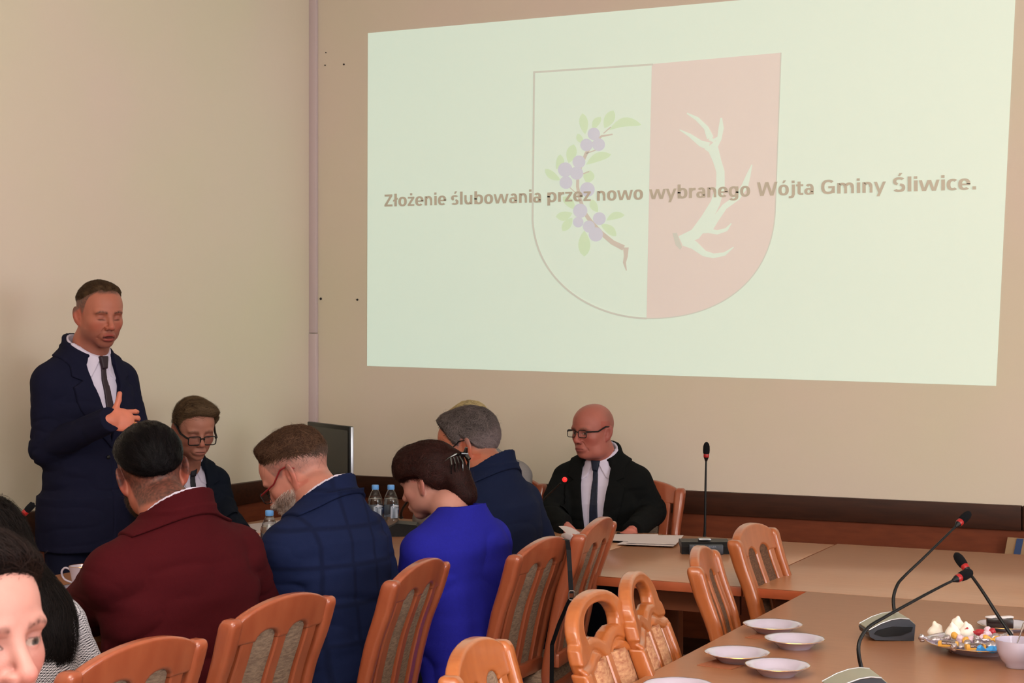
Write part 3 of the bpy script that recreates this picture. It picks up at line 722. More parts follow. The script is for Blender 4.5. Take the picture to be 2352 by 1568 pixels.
# ------------------------------------------------------------ monitor
pm = Wz(700, 1210, TT)
pA, pB = W(713,966,7.30), W(810,981,6.86); 
ctr = (pA+pB)/2; ang = math.atan2((pB-pA)[1], (pB-pA)[0])
cA = pA[:2]; cB = pB[:2]; L_ = np.linalg.norm(cB-cA)
t = thing('computer_monitor', 'black computer monitor turned edge-on on the far table', 'monitor', (ctr[0], ctr[1], TT), ang)
zt = ctr[2]-TT
obj('monitor_housing', MB().box(-L_/2, -.016, .10, L_/2, .006, zt, .004).mesh(), M['black'], t)
obj('monitor_glass', MB().box(-L_/2+.015, -.0175, .125, L_/2-.015, -.0162, zt-.018).mesh(), M['screen'], t)
obj('side_trim', MB().box(L_/2+.0005, -.010, .10, L_/2+.004, .004, zt-.002, .001).mesh(), M['silver'], t, label='silver side trim')
obj('monitor_stand', MB().box(-.04, .007, 0, .04, .030, .3, .004).box(-.12, -.07, 0, .12, .13, .015, .004).mesh(), M['black'], t)
# ------------------------------------------------------------ bottles
def bottle(label, px, pyt, group=None):
    zt_ = TT+.208; p = Wz(px, pyt, zt_)
    t = thing('water_bottle', label, 'bottle', (p[0], p[1], TT), 2.2+random.random()*.3)
    prof = [(.001,.004),(.024,.0),(.0325,.008),(.033,.03),(.0315,.045),(.033,.05),(.033,.06),(.0315,.065),(.033,.07),(.033,.125),(.0315,.130),(.033,.135),(.030,.148),(.0275,.153),(.0272,.157),(.024,.163),(.0205,.171),(.0200,.174),(.0150,.183),(.0125,.188),(.0125,.195)]
    inner = [(max(r_-.0009, .0005), z+.0009) for r_, z in prof]
    obj('bottle_body', MB().lathe(prof+inner[::-1], 36).mesh(sharp=60), M['bottle'], t)
    w = MB().lathe([(.0005,.005),(.0305,.012),(.0302,.128),(.026,.150),(.0005,.1501)], 32)
    obj('water', w.mesh(), M['bottle'], t)
    obj('cap', MB().lathe([(.0145,.188),(.0152,.190),(.0152,.204),(.014,.2075),(.0005,.208)], 30).mesh(), M['cap'], t, label='light blue screw cap')
    def patch(poly, m, rr, nm):
        V = []; Fa = []; 
        tri = tessellate_polygon([[Vector((a, b_, 0)) for a, b_ in poly]])
        mb = MB(); vv = [mb.bm.verts.new((a, 0, b_)) for a, b_ in poly]
        for q in tri: mb.bm.faces.new([vv[i] for i in q])
        bmesh.ops.subdivide_edges(mb.bm, edges=mb.bm.edges[:], cuts=3, use_grid_fill=True)
        for v in mb.bm.verts: a = v.co.x/.033; v.co = Vector((rr*math.sin(a), -rr*math.cos(a), v.co.z))
        return obj(nm, mb.mesh(), m, t)
    patch([(-.062,.068),(.062,.068),(.062,.118),(.03,.124),(-.01,.118),(-.045,.125),(-.062,.118)], M['label'], .0336, 'label')
    patch([(.018*math.cos(a), .100+.018*math.sin(a)) for a in np.linspace(0, 2*PI, 20)[:-1]], M['labelb'], .0339, 'label_disc')
    patch([(.0,.077),(.03,.074),(.05,.083),(.02,.084)], M['labelg'], .0340, 'label_leaf')
    return t
bottle('water bottle with a blue cap in front of the bearded man\'s chin', 619, 1171)
bottle('left one of two water bottles standing together by the dark rail', 862, 1113)
bottle('right one of two water bottles, nearest the woman in blue', 898, 1113)
# ------------------------------------------------------------ cup and saucer at left
cp = Wz(188, 1299, .845); t = thing('tea_cup', 'white china tea cup with gold rim before the burgundy jacket', 'cup', (cp[0], cp[1], TT+.0125), rot_for(-90))
prof = [(.0005,.003),(.024,.0),(.026,.004),(.031,.02),(.036,.045),(.041,.068),(.0425,.0725),(.0405,.0725),(.038,.066),(.033,.042),(.028,.02),(.022,.008),(.0005,.007)]
obj('cup_body', MB().lathe(prof, 48).mesh(sharp=60), M['china'], t)
obj('gold_rim', MB().lathe([(.0405,.0726),(.0428,.0726),(.0424,.0738),(.0408,.0738)], 48).mesh(), M['gold'], t, label='thin gold rim')
obj('handle', MB().tube(path([(0,.037,.060),(0,.055,.066),(0,.066,.052),(0,.058,.030),(0,.033,.018)]), .0034, 10).mesh(), M['china'], t)
def plate(name, label, px, py, R_=.083, hgt=.024, z=TT, deep=1, group=None, sc=.018, cat='plate'):
    p = Wz(px, py, z+hgt*.8); t = thing(name, label, cat, (p[0], p[1], z), random.random(), group)
    k = R_/.083
    prof = [(.0005,.002),(.042*k,.002),(.044*k,.0),(.046*k,.002),(.050*k,.006),(.060*k,hgt*.55),(.072*k,hgt*.85),(.083*k,hgt),(.0832*k,hgt+.0012),(.082*k,hgt+.0015),(.071*k,hgt*.85+.0025),(.058*k,hgt*.55+.001),(.050*k,.0075),(.046*k,.0055),(.0005,.005)]
    scal = lambda a, r_: sc*(abs(math.sin(4*a)) - .5)*(1 if r_ > .065*k else 0)
    obj('plate_body', MB().lathe(prof, 96, scallop=scal).mesh(sharp=60), M['china'], t)
    obj('gold_rim', MB().lathe([(.0826*k,hgt+.0004),(.0836*k,hgt+.0008),(.0832*k,hgt+.0018),(.0818*k,hgt+.0018)], 96, scallop=scal).mesh(), M['gold'], t, label='thin gold rim')
    return t
sp = cp.copy(); ps = plate('saucer', 'white saucer with gold rim under the tea cup', 0, 1400, .072, .016, sc=.01); ps.location = (cp[0], cp[1], TT)
plate('dessert_plate', 'empty scalloped plate, farthest of the four near the chair backs', 1775, 1437)
plate('dessert_plate', 'empty scalloped plate, far right one of the four', 1825, 1470, .080)
plate('dessert_plate', 'empty scalloped plate, left one of the nearer pair', 1693, 1502, .083)
plate('dessert_plate', 'empty scalloped plate, right one of the nearer pair', 1786, 1531, .079)
plate('dessert_plate', 'plate at the bottom edge of the photo, mostly cut off', 1558, 1578, .083)
for lab, pts in (('brown paper napkin under the farthest empty plate', [(1711,1464),(1765,1448),(1800,1452),(1785,1468)]), ('brown paper napkin under the nearer left plate', [(1601,1527),(1690,1502),(1740,1516),(1680,1537)])):
    q = [Wz(x, y, TT+.001) for x, y in pts]; c_ = sum(q)/4; t = thing('paper_napkin', lab, 'napkin', (c_[0], c_[1], TT))
    mb = MB().prism([(p[0]-c_[0], p[1]-c_[1]) for p in q], 2, .0002, .0022); obj('napkin_sheet', mb.mesh(False), M['napkin'], t)
# ------------------------------------------------------------ sweets
PT = plate('sweets_plate', 'large scalloped plate heaped with wrapped sweets and white mallows', 2245, 1478, .135, .026, sc=.012)
pc = np.array(PT.location)
def rel(px, py, z): q = Wz(px, py, z); return q
def sweet(px, py, z, kind, lab, rz=0):
    q = Wz(px, py, z)
    t = thing({'mallow':'mallow','bar':'wrapped_sweet','foil':'foil_sweet','rb':'wrapped_sweet'}[kind[0]], lab, 'sweet', tuple(q), rz)
    if kind[0] == 'mallow':
        def f(p): return smin(smin(ell(p, (0,0,0), (.021,.021,.017)), ell(p, (.004,.002,.013), (.014,.014,.012)), .006), ell(p, (-.002,0,.024), (.006,.006,.008)), .006)+.0012*noise3(p, 110)
        obj('mallow_body', sdfmesh(f, (-.03,-.03,-.025), (.03,.03,.04), .0026), M['mallow'], t)
    elif kind[0] == 'bar':
        obj('wrapper', MB().box(-.026, -.010, -.007, .026, .010, .007, .003).mesh(), M[kind[1]], t)
        obj('wrapper_band', MB().box(-.016, -.0103, -.0005, .018, .0103, .0074).mesh(False), M['wbrn'], t, label='brown printed band')
        o = obj('lettering', textmesh('MICHAŁKI', .0072, .0001), M['paper'], t); o.location = (.001, -.0105, .0035); o.rotation_euler = (PI/2, 0, 0)
        o = obj('lettering', textmesh('MICHAŁKI', .0072, .0001), M['paper'], t); o.location = (.001, 0, .0076)
    else:
        m = M[kind[1]]
        def f(p): return smin(ell(p, (0,0,0), (.016,.010,.009)), smin(cone(p, (.014,0,0), (.032,0,.004), .003, .010), cone(p, (-.014,0,0), (-.032,0,.003), .003, .010), .002), .003)+.0022*noise3(p, 160)
        obj('wrapper', sdfmesh(f, (-.05,-.02,-.02), (.05,.02,.025), .0022), m, t)
    return t
zb = TT+.022
for i, (x, y, z, k_, l_, r_) in enumerate((
  (2148,1452,zb,('mallow',),'white mallow at the left back of the sweets plate',0),
  (2188,1455,zb+.012,('mallow',),'tall white mallow, second from the left on the sweets plate',1),
  (2200,1440,zb+.022,('mallow',),'white mallow standing highest on the sweets plate',2),
  (2220,1453,zb+.012,('mallow',),'white mallow at the right of the others on the sweets plate',.5),
  (2178,1478,zb+.012,('bar','wyel'),'yellow sweet with a brown printed band, left front of the plate',YAW-.35),
  (2240,1485,zb+.012,('bar','wyel'),'yellow sweet with a brown printed band, centre front of the plate',YAW+.05),
  (2147,1468,zb+.008,('foil','wsil'),'silver foil sweet at the left rim of the plate',.3),
  (2207,1484,zb+.006,('foil','wsil'),'silver foil twist between the two yellow sweets',1.2),
  (2205,1468,zb+.012,('foil','wyel'),'yellow foil sweet in the middle of the heap',2.2),
  (2232,1468,zb+.016,('rb','wpnk'),'pink and white wrapped sweet in the middle of the heap',.6),
  (2250,1452,zb+.016,('rb','wred'),'red and white wrapped sweet at the back of the heap',.2),
  (2265,1468,zb+.016,('foil','wsil'),'silver foil sweet right of the middle of the heap',.9),
  (2268,1455,zb+.018,('rb','wpnk'),'pink wrapped sweet at the back right of the heap',1.7),
  (2292,1468,zb+.016,('foil','wyel'),'golden wrapped sweet at the right of the heap',.5),
  (2310,1462,zb+.012,('foil','wsil'),'silver foil sweet at the far right of the heap',1.4),
  (2275,1482,zb+.012,('foil','wsil'),'silver foil sweet behind the light blue one',.2),
  (2278,1491,zb+.006,('rb','wblu'),'light blue wrapped sweet at the front of the plate',YAW+.1))):
    sweet(x, y, z, k_, l_, r_)
plate('cake_plate', 'small white plate holding a piece of dark chocolate cake', 2312, 1435, .082, .012, sc=0)
q = Wz(2298, 1440, TT+.012); t = thing('cake_slice', 'dark chocolate cake with white icing on the small plate', 'cake', tuple(q), YAW-.25)
obj('cake_body', MB().box(-.038, -.022, 0, .034, .026, .028, .004).mesh(), M['choc'], t)
mb = MB()
for k_ in range(7): mb.ball((-.03+.009*k_, -.012+.02*random.random(), .029), (.013,.014,.0035), 12)
obj('icing', mb.mesh(), M['icing'], t, label='white icing')
q = Wz(2336, 1532, TT); t = thing('china_bowl', 'white china bowl with a spoon at the right edge', 'bowl', tuple(q), 0)
obj('bowl_body', MB().lathe([(.0005,.006),(.024,.004),(.026,.0),(.028,.001),(.029,.008),(.040,.020),(.049,.040),(.052,.062),(.0525,.070),(.0505,.070),(.0495,.060),(.046,.040),(.037,.022),(.0005,.014)], 56).mesh(sharp=60), M['china'], t)
t = thing('tea_spoon', 'small steel spoon standing in the china bowl', 'spoon', tuple(q+np.array([0,0,.02])), 0)
world_child('spoon_handle', MB().tube([q+np.array([-.01,0,.02])-RX*.01, q+np.array([0,0,.07])+RX*.004, W(2352,1430,(q-CAM)@RY)], [.003,.003,.005], 10, .5).mesh(), M['chrome'], t)
world_child('spoon_bowl', MB().ball(q+np.array([-.01,0,.022])-RX*.012, (.012,.012,.004)).mesh(), M['chrome'], t)
# striped card behind the right table
pw = [onwall(2315,1233,.05), onwall(2308,1273,.05)]
t = thing('striped_card', 'sand and blue striped card leaning at the wall on the right', 'card', (pw[0][0], -.045, .70))
def card(name, pl, m, off):
    P = [onwall(x, y, off) for x, y in pl]; z0 = .70
    mb = MB().prism([(p[0]-pw[0][0], p[2]-z0) for p in P], 1, -.005+.045-off, .045-off); return obj(name, mb.mesh(False), m, t)
card('card_sheet', [(2315,1233),(2420,1241),(2412,1300),(2304,1292)], M['sand'], .045)
card('blue_stripe', [(2336,1236),(2351,1237),(2340,1293),(2324,1292)], M['bluec'], .0505)
# ------------------------------------------------------------ papers
def sheets(label, quad, z, name='paper_sheet', m='paper', n=1, th=.0008):
    q = [Wz(x, y, z) for x, y in quad]; c_ = sum(q)/len(q); t = thing(name, label, 'paper', (c_[0], c_[1], z-TT+TT))
    obj('sheet', MB().prism([(p[0]-c_[0], p[1]-c_[1]) for p in q], 2, -th, 0).mesh(False), M[m], t); return t
sheets('dark red folder under the papers before the bald man', [(1405,1242),(1418,1222),(1545,1232),(1525,1252)], TT+.006, 'paper_folder', 'strap', th=.005)
sheets('white sheet nearest the bald man, left in the fan of papers', [(1398,1240),(1412,1226),(1512,1226),(1500,1246)], TT+.009)
sheets('white sheet at the right end of the fan of papers', [(1438,1246),(1470,1228),(1570,1229),(1552,1250)], TT+.0105)
sheets('pale sheet sticking out under the fan of papers', [(1416,1249),(1432,1243),(1552,1250),(1546,1254)], TT+.0075)
q = Wz(1312, 1226, TT); t = thing('curled_paper', 'curled white sheet in front of the bald man', 'paper', tuple(q), 0)
V = []; n_ = 14
for i in range(n_+1):
    a = i/n_; p = np.array(W(1283+a*50, 1208+a*a*16-2*math.sin(a*3), 6.3)); V += [p, p-RY*.16+RX*.03+np.array([0,0,-.012])]
o = obj('sheet', meshd(np.array(V)-q, [(2*i, 2*i+2, 2*i+3, 2*i+1) for i in range(n_)]), M['paper'], t)
q = Wz(1302, 1240, TT); t = thing('crumpled_tissue', 'small crumpled white tissue beside the curled sheet', 'tissue', tuple(q), 0)
obj('tissue_body', sdfmesh(lambda p: ell(p, (0,0,.016), (.026,.02,.016))+.004*noise3(p, 60), (-.04,-.04,-.01), (.04,.04,.05), .004), M['paper'], t)
for k_, (lab, quad) in enumerate((('large white sheet farthest from the bearded man', [(560,1205),(645,1194),(690,1205),(600,1222)]), ('white sheet under the hand of the man with black glasses', [(545,1228),(600,1216),(660,1226),(600,1240)]), ('white sheet nearest the burgundy jacket', [(560,1262),(598,1236),(680,1250),(640,1290)]))):
    sheets(lab, quad, TT+.002+.002*k_)
# ------------------------------------------------------------ people
def rotm(yaw, pitch, roll):            # columns map head-local (x right ear side, y face, z up) to person frame; pitch>0 looks down
    cy, sy = math.cos(yaw), math.sin(yaw); cp_, sp_ = math.cos(pitch), math.sin(pitch); cr, sr = math.cos(roll), math.sin(roll)
    Rz = np.array([[cy,-sy,0],[sy,cy,0],[0,0,1]]); Rx = np.array([[1,0,0],[0,cp_,sp_],[0,-sp_,cp_]]); Ry = np.array([[cr,0,sr],[0,1,0],[-sr,0,cr]])
    return Rz@Rx@Ry
E1 = np.array
def skull(p):
    d = ell(p, (0,-.008,.036), (.076,.100,.088))
    return smin(d, ell(p, (0,.030,.040), (.066,.066,.066)), .03)
def head_sdf(p, o):
    g = o.get
    x = np.abs(p[:, 0]); q = np.stack([x, p[:, 1], p[:, 2]], -1)
    d = skull(p)
    d = smin(d, ell(q, (0,.036,-.022), (.064*g('fw',1),.058,.062)), .03)
    d = smin(d, ell(q, (0,.030,-.066), (.056*g('jw',1),.053,.040)), .03)
    d = smin(d, ell(q, (0,.066,-.096), (.026*g('jw',1),.022,.019)), .022)
    d = smin(d, ell(q, (.046*g('fw',1),-.002,-.055), (.018,.028,.032)), .03)
    d = smin(d, ell(q, (.043,.058,-.022), (.020,.020,.018)), .022)
    d = smin(d, ell(q, (.026,.084,.022), (.026,.012,.008)), .016)
    if g('jowl'): d = smin(d, ell(q, (.030,.020,-.092), (.034,.040,.024)), .03)
    d = smax(d, -ell(q, (.031,.107,.003), (.020,.019,.014)), .012)
    # eyeball behind lids
    dl = np.sqrt(((q-E1([.031,.0765,.001]))**2).sum(-1))-.0145
    d = smin(d, dl, .004)
    if g('eyes', 'open') == 'open':
        d = smax(d, -ell(q, (.031,.096,-.0005), (.0125,.008,.0045)), .0025)
        d = np.minimum(d, np.sqrt(((q-E1([.031,.0765,.001]))**2).sum(-1))-.0128)
    else:
        d = d+.0012*np.exp(-((q[:,2]+.006+.05*(q[:,0]-.031)**2*20)/.0014)**2)*np.exp(-((q[:,0]-.031)/.014)**2)*(q[:,1] > .07)
    d = d+.0010*np.exp(-((q[:,2]-.0115)/.0018)**2)*np.exp(-((q[:,0]-.031)/.016)**2)*(q[:,1] > .06)     # lid crease
    # nose
    n = cone(q, (0,.092,.012), (0,.113,-.028), .0075, .0105)
    n = smin(n, ell(q, (0,.112,-.032), (.0115,.012,.010)), .006)
    n = smin(n, ell(q, (.0125,.101,-.036), (.0075,.011,.0080)), .006)
    d = smin(d, n, .010)
    d = smax(d, -ell(q, (.0072,.108,-.046), (.0036,.006,.0035)), .002)
    # nasolabial fold
    fo = g('fold', .0012)
    t = np.clip((q[:,2]+.070)/.034, 0, 1); fx = .036-.018*t
    d = d+fo*np.exp(-((q[:,0]-fx)/.003)**2)*(q[:,1] > .06)*((q[:,2] > -.078)&(q[:,2] < -.034))
    # mouth
    mo = g('mouth', 0)
    d = smin(d, ell(q, (0,.086,-.068), (.030,.016,.018)), .012)
    up = ell(q, (0,.0945,-.0635+mo*.25), (.023,.0085,.0050)); lo_ = ell(q, (0,.0932,-.0745-mo*.8), (.020,.0090,.0065))
    d = smin(d, smin(up, lo_, .002), .004)
    d = smax(d, -ell(q, (0,.106,-.0690-mo*.3), (.0245-mo*.4,.014,.0010+mo*.75)), .0015)
    # ears
    ea = math.radians(34); Re = E1([[math.cos(ea), math.sin(ea), 0],[-math.sin(ea), math.cos(ea), 0],[0,0,1]])
    qe = (q-E1([.080,-.012,-.004]))@Re.T
    qe2 = qe.copy(); qe2[:,1] = qe[:,1]+qe[:,2]*.22
    e = ell(qe2, (0,0,0), (.0075,.0195,.0350)); e = smin(e, ell(qe2, (-.002,.004,-.028), (.006,.009,.010)), .006)
    e = smax(e, -ell(qe2, (.0085,.004,.002), (.0062,.0105,.0200)), .004)
    e = smin(e, ell(qe2, (.002,.012,-.006), (.004,.004,.007)), .003)
    d = smin(d, e, .007)
    return d
SK = E1([.60,.315,.245])
def head_color(p, n, o):
    g = o.get; x = np.abs(p[:,0]); y, z = p[:,1], p[:,2]
    skin = E1(lin(g('skin', (205,138,118))))*g('tone', .67); N_ = len(p)
    c = np.tile(skin, (N_,1))
    nz = noise3(p, 45)[:,None]*.5+noise3(p, 160)[:,None]*.3; c = c*(1+.07*nz)
    def mixc(w, col): nonlocal c; w = np.clip(w,0,1)[:,None]; c = c*(1-w)+E1(col)*w
    red = skin*E1([.98,.72,.72])
    mixc(.7*np.exp(-(((x-.045)/.022)**2+((z+.03)/.022)**2))*(y > .02), red)
    mixc(.8*np.exp(-((x/.014)**2+((z+.033)/.016)**2))*(y > .09), red)
    mixc(.7*(x > .074)*(np.abs(z) < .05)*(y < .03)*(y > -.05), red)
    st = g('stubble', 0)
    if st:
        m = ss(-z, .035, .06)*ss(y, -.01, .02)*(1-.8*np.exp(-((x/.028)**2+((z+.069)/.014)**2)))
        mixc(st*m, skin*E1([.45,.45,.52]))
    lipc = E1(lin(g('lip', (158,84,78))))
    mo = g('mouth', 0)
    lp = np.exp(-((x/.022)**4))*(np.exp(-((z+.0640-mo*.25)/.0045)**2)+np.exp(-((z+.0745+mo*.8)/.0062)**2))*(y > .078)
    mixc(lp*.85, lipc)
    mixc(np.exp(-((z+.0690+mo*.3)/(.0012+mo*.5))**2)*(x < .024)*(y > .06)*(.9 if not mo else 1)*(y < (.099 if mo else .2)), lipc*.25)
    mixc(np.exp(-(((x-.0072)/.004)**2+((z+.0455)/.0028)**2))*(y > .095), skin*.18)
    # brows
    bz = .0215+.004*np.exp(-((x-.036)/.012)**2)-.004*ss(x, .04, .055); bw = g('brow_w', .0050)
    m = np.exp(-((z-bz)/bw)**2)*ss(x, .010, .016)*(1-ss(x, .048, .058))*(y > .05)
    mixc(m*1.5*g('brow_s', .75)*(.75+.5*noise3(p, 260)), lin(g('brow', (70,48,38))))
    mixc(.6*np.exp(-(((x-.029)/.018)**2+((z-.005)/.011)**2))*(y > .06), skin*E1([.62,.50,.52]))  # eye-socket shade painted into the skin colour
    mixc(.45*np.exp(-((x-(.036-.018*np.clip((z+.070)/.034, 0, 1)))/.0035)**2)*(y > .06)*((z > -.078)&(z < -.034)), skin*E1([.6,.45,.45]))  # crease shade along the nasolabial fold, painted into the skin colour
    # eyes
    if g('eyes', 'open') == 'open':
        ex, ez = x-.031, z-.0005
        r2 = (ex/.0125)**2+((ez)/.0048)**2; inside = (r2 < 1)&(y > .085)
        c[inside] = lin((150,128,120)); gx = p[:,0]-np.sign(p[:,0])*.031-g('gaze', 0)
        ir = inside&((gx**2+(ez+.0004)**2) < .0056**2); c[ir] = lin(g('iris', (60,52,48)))
        c[inside&((gx**2+(ez+.0004)**2) < .0026**2)] = lin((12,10,10))
        rim = (r2 >= 1)&(r2 < 1.5)&(y > .08)&(z > -.002); c[rim] = c[rim]*.4
    else:
        m = np.exp(-((z+.0062+.05*(x-.031)**2*20)/.0024)**2)*np.exp(-((x-.031)/.0135)**4)*(y > .07); mixc(m*.95, lin((60,34,30)))
    # close-cropped sides
    if g('crop') is not None:
        h = hairline(p, g('crop_line')); m = ss(h, -.004, .012)*g('crop_s', .8)
        if g('crop_fade'): m = m*(.25+.75*ss(z, -.06, .05))
        w_ = np.clip(m*(.85+.25*noise3(p, 220)), 0, 1)[:,None]; dk = (1-.45*ss(z, .0, .05))[:,None]; c = c*(1-w_)+E1(lin(g('crop')))*dk*w_
    if g('paint'): c = g('paint')(p, c)
    return np.clip(c, 0, 1)
HL = {'std': ([-.11,-.075,-.045,-.02,.0,.018,.035,.05,.07,.085,.10], [-.062,-.055,-.035,.0,.024,.0,.012,.055,.082,.095,.115]),
      'rec': ([-.11,-.075,-.045,-.02,.0,.018,.035,.045,.06,.075,.09,.10], [-.062,-.055,-.035,.0,.024,.0,.03,.070,.088,.085,.095,.12]),
      'top': ([-.11,-.09,-.06,-.02,.02,.05,.07,.085,.10], [.0,.015,.035,.05,.055,.065,.080,.095,.115])}
def hairline(p, key='std'):
    ys, zs = HL[key] if isinstance(key, str) else key
    return p[:,2]-np.interp(p[:,1], ys, zs)
def hair_sdf(o):
    key = o.get('line', 'std'); tt = o.get('th', (.014,.010,.006)); extra = o.get('bumps', ())
    def f(p):
        g = hairline(p, key); up = ss(p[:,2], .03, .11); fr = ss(p[:,1], .0, .08)
        t = tt[1]*(1-up)+tt[0]*up+tt[2]*fr*up
        w = ss(g, 0, o.get('soft', .022)); amp = o.get('amp', .0015)
        if o.get('rid'):
            u = (p@o['rid'][0]); t = t+o['rid'][2]*np.sin(u*o['rid'][1]+3*noise3(p, 18))*w
        t = t+amp*noise3(p, 60)+amp*.7*noise3(p*E1([1,.5,1]), 150)
        d = skull(p)-(t*w-.008*(1-w))
        for b in extra: d = smin(d, ell(p, b[0], b[1])+.0025*noise3(p, 55), b[2])
        return d
    return f
def strands(fs, seeds, comb, L, n=6, w=.0011, lift=.0005, grow=.0006, rnd=.25, drop=0, vol=.003):
    N_ = len(seeds); hv = rng.random(N_)**2*vol; P = seeds.copy(); path_ = [P.copy()]; ln = L*(.6+.8*rng.random(N_)); rd = rng.normal(size=(N_,3))*rnd
    nrm = grad(fs, P); nrm /= np.linalg.norm(nrm, axis=1, keepdims=True)+1e-9; NR = [nrm]
    for i in range(n):
        d = comb(P)+rd+np.array([0,0,-drop]); d = d-(d*nrm).sum(-1, keepdims=True)*nrm; d /= np.linalg.norm(d, axis=1, keepdims=True)+1e-9
        P = P+d*(ln/n)[:,None]; s = fs(P); nrm = grad(fs, P); nrm /= np.linalg.norm(nrm, axis=1, keepdims=True)+1e-9
        P = P-nrm*(s-(lift+grow*i)-hv)[:,None]; path_.append(P.copy()); NR.append(nrm)
    PA = np.stack(path_, 1); NA = np.stack(NR, 1); T = np.gradient(PA, axis=1); S = np.cross(T, NA); S /= np.linalg.norm(S, axis=2, keepdims=True)+1e-9
    tap = np.linspace(1, .25, n+1)**.8; tap[0] = .6
    wv = w*(.6+.8*rng.random(N_))[:,None,None]*tap[None,:,None]
    A = PA+S*wv/2+NA*.0; B_ = PA-S*wv/2; Cc = PA+NA*wv*.35
    V = np.stack([A, Cc, B_], 2).reshape(-1, 3); k = n+1; F_ = []
    base = (np.arange(N_)*k*3)[:,None]; j = (np.arange(n)*3)[None]
    for a in (0, 1): F_.append(np.stack([base+j+a, base+j+a+1, base+j+3+a+1, base+j+3+a], -1).reshape(-1, 4))
    cl = .5+.9*noise3(seeds*E1([1.6,.8,1.6]), 70); rr_ = np.clip(.45*rng.random(N_)+.55*cl, 0, 1); return V, np.concatenate(F_), np.repeat(rr_, k*3)
def join_mesh(parts, smooth=True):
    V, Fa, Cc, o = [], [], [], 0
    for v, f, c in parts: V.append(v); Fa.append(f+o); Cc.append(c); o += len(v)
    V = np.concatenate(V); Fa = np.concatenate(Fa); me = meshd(V, Fa, smooth); c = np.concatenate(Cc)
    at = me.color_attributes.new('Col', 'FLOAT_COLOR', 'POINT'); at.data.foreach_set('color', np.concatenate([c, np.ones((len(c),1))], 1).astype(np.float32).ravel()); return me
def vnormals(V, Fa):
    n = np.zeros_like(V); a, b, c, d = (V[Fa[:,i]] for i in range(4)); fn = np.cross(c-a, d-b)
    for i in range(4): np.add.at(n, Fa[:,i], fn)
    return n/(np.linalg.norm(n, axis=1, keepdims=True)+1e-9)
def arm(a, b, c, r=(.064,.050,.036)):
    def f(p):
        d = cone(p, a, b, r[0], r[1]); return smin(d, cone(p, b, c, r[1]*1.02, r[2]), .03)
    return f
TZ = [-.12,-.02,.10,.25,.38,.46,.52,.56,.60]
def torso_fn(o):
    s = o.get('w', 1); dp = o.get('dp', 1)
    A_ = np.array(o.get('prof_a', [.175,.185,.170,.178,.195,.188,.150,.105,.070]))*s; B_ = np.array(o.get('prof_b', [.125,.125,.120,.122,.125,.115,.095,.080,.065]))*dp; bend = o.get('bend', .25); shw = .165*s
    def f(p):
        z = p[:,2]; zz = np.clip(z, -.12, .60); a = np.interp(zz, TZ, A_); b = np.interp(zz, TZ, B_)
        yc = -bend*(np.clip(z, 0, 1)-.25)**2*ss(z, .2, .5)*2*.5
        x_, y_ = p[:,0], p[:,1]-yc; k = ((np.abs(x_)/a)**2.4+(np.abs(y_)/b)**2.4)**(1/2.4); d = (k-1)*np.minimum(a, b)*.92
        d = np.maximum(d, np.maximum(z-.60, -.12-z))
        sh = smin(cone(p, (-shw,-.012,.484), (-.06,-.02,.538), .066, .060), cone(p, (shw,-.012,.484), (.06,-.02,.538), .066, .060), .02)
        return smin(d, sh, .035)
    return f
def hand_fn(Mh, curl=.35, spread=.0, side=1, thumb=.6, up=False):
    # hand frame: origin wrist, +y along the fingers, +z back of hand, +x*side towards the thumb
    Ri = np.linalg.inv(Mh[:3,:3]); o_ = Mh[:3,3]
    fl = [(.031,.085,.072,.0088),(.010,.090,.080,.0090),(-.011,.087,.074,.0086),(-.030,.078,.058,.0076)]
    segs = []
    for i, (x, y, L, r) in enumerate(fl):
        a = 0; P = E1([x*side, y-.008, .002]); q = [P]; sp_ = (x/.03)*spread
        for j, fr in enumerate((.45,.30,.25)):
            a += curl*(1+.15*i)*(.6+.4*j); d = E1([math.sin(sp_)*side*1., math.cos(a)*math.cos(sp_), -math.sin(a)]); P = P+d*L*fr; q.append(P)
        segs.append((q, r))
    tb = [E1([.022*side,.022,-.006]), E1([.046*side,.050,-.012]), E1([(.054+.01*thumb)*side,.082,-.010]), E1([(.056+.02*thumb)*side,.106,-.006])]
    if up: tb = [E1([.020*side,.020,-.006]), E1([.050*side,.036,-.010]), E1([.076*side,.046,-.008]), E1([.100*side,.050,-.004])]
    segs.append((tb, .0122))
    def f(p):
        q = (p-o_)@Ri.T
        d = ell(q, (.002*side,.048,0), (.043,.050,.0165)); d = smin(d, cone(q, (0,-.010,0), (0,.01,0), .025, .025), .015)
        q2 = q*E1([1,1,1.3]); 
        for j, (pts, r) in enumerate(segs):
            for k in range(3):
                e = cone(q, pts[k], pts[k+1], r*(1-.08*k), r*(.93-.1*k)); d = smin(d, e, .004 if k or j < 4 else .010)
        return d
    return f, o_
def frame(o_, yv, zv):
    y = E1(yv, float) if False else np.array(yv, float); y /= np.linalg.norm(y); z = np.array(zv, float); z = z-y*(z@y); z /= np.linalg.norm(z); x = np.cross(y, z)
    m = np.eye(4); m[:3,0] = x; m[:3,1] = y; m[:3,2] = z; m[:3,3] = o_; return m
MS = mat('skin', (200,140,120), .5, .35, attr='Col', sss=.08, bump=.12, bscale=420)
def hairmat(nm, col, rough=.5, spec=.07): return mat(nm, col, rough, spec, attr='Col')
MH = hairmat('hair', (40,30,26))
def cloth(nm, col, **kw): return mat(nm, [c*.86 for c in col], .9, .12, noise=.08, nscale=140, bump=.35, bscale=900, **kw)
M['shirt'] = mat('white_shirt', (198,189,208), .8, .2, bump=.15, bscale=90)
M['trousers'] = cloth('dark_trousers', (20,22,34)); M['shoe'] = mat('black_shoe', (14,13,13), .3)
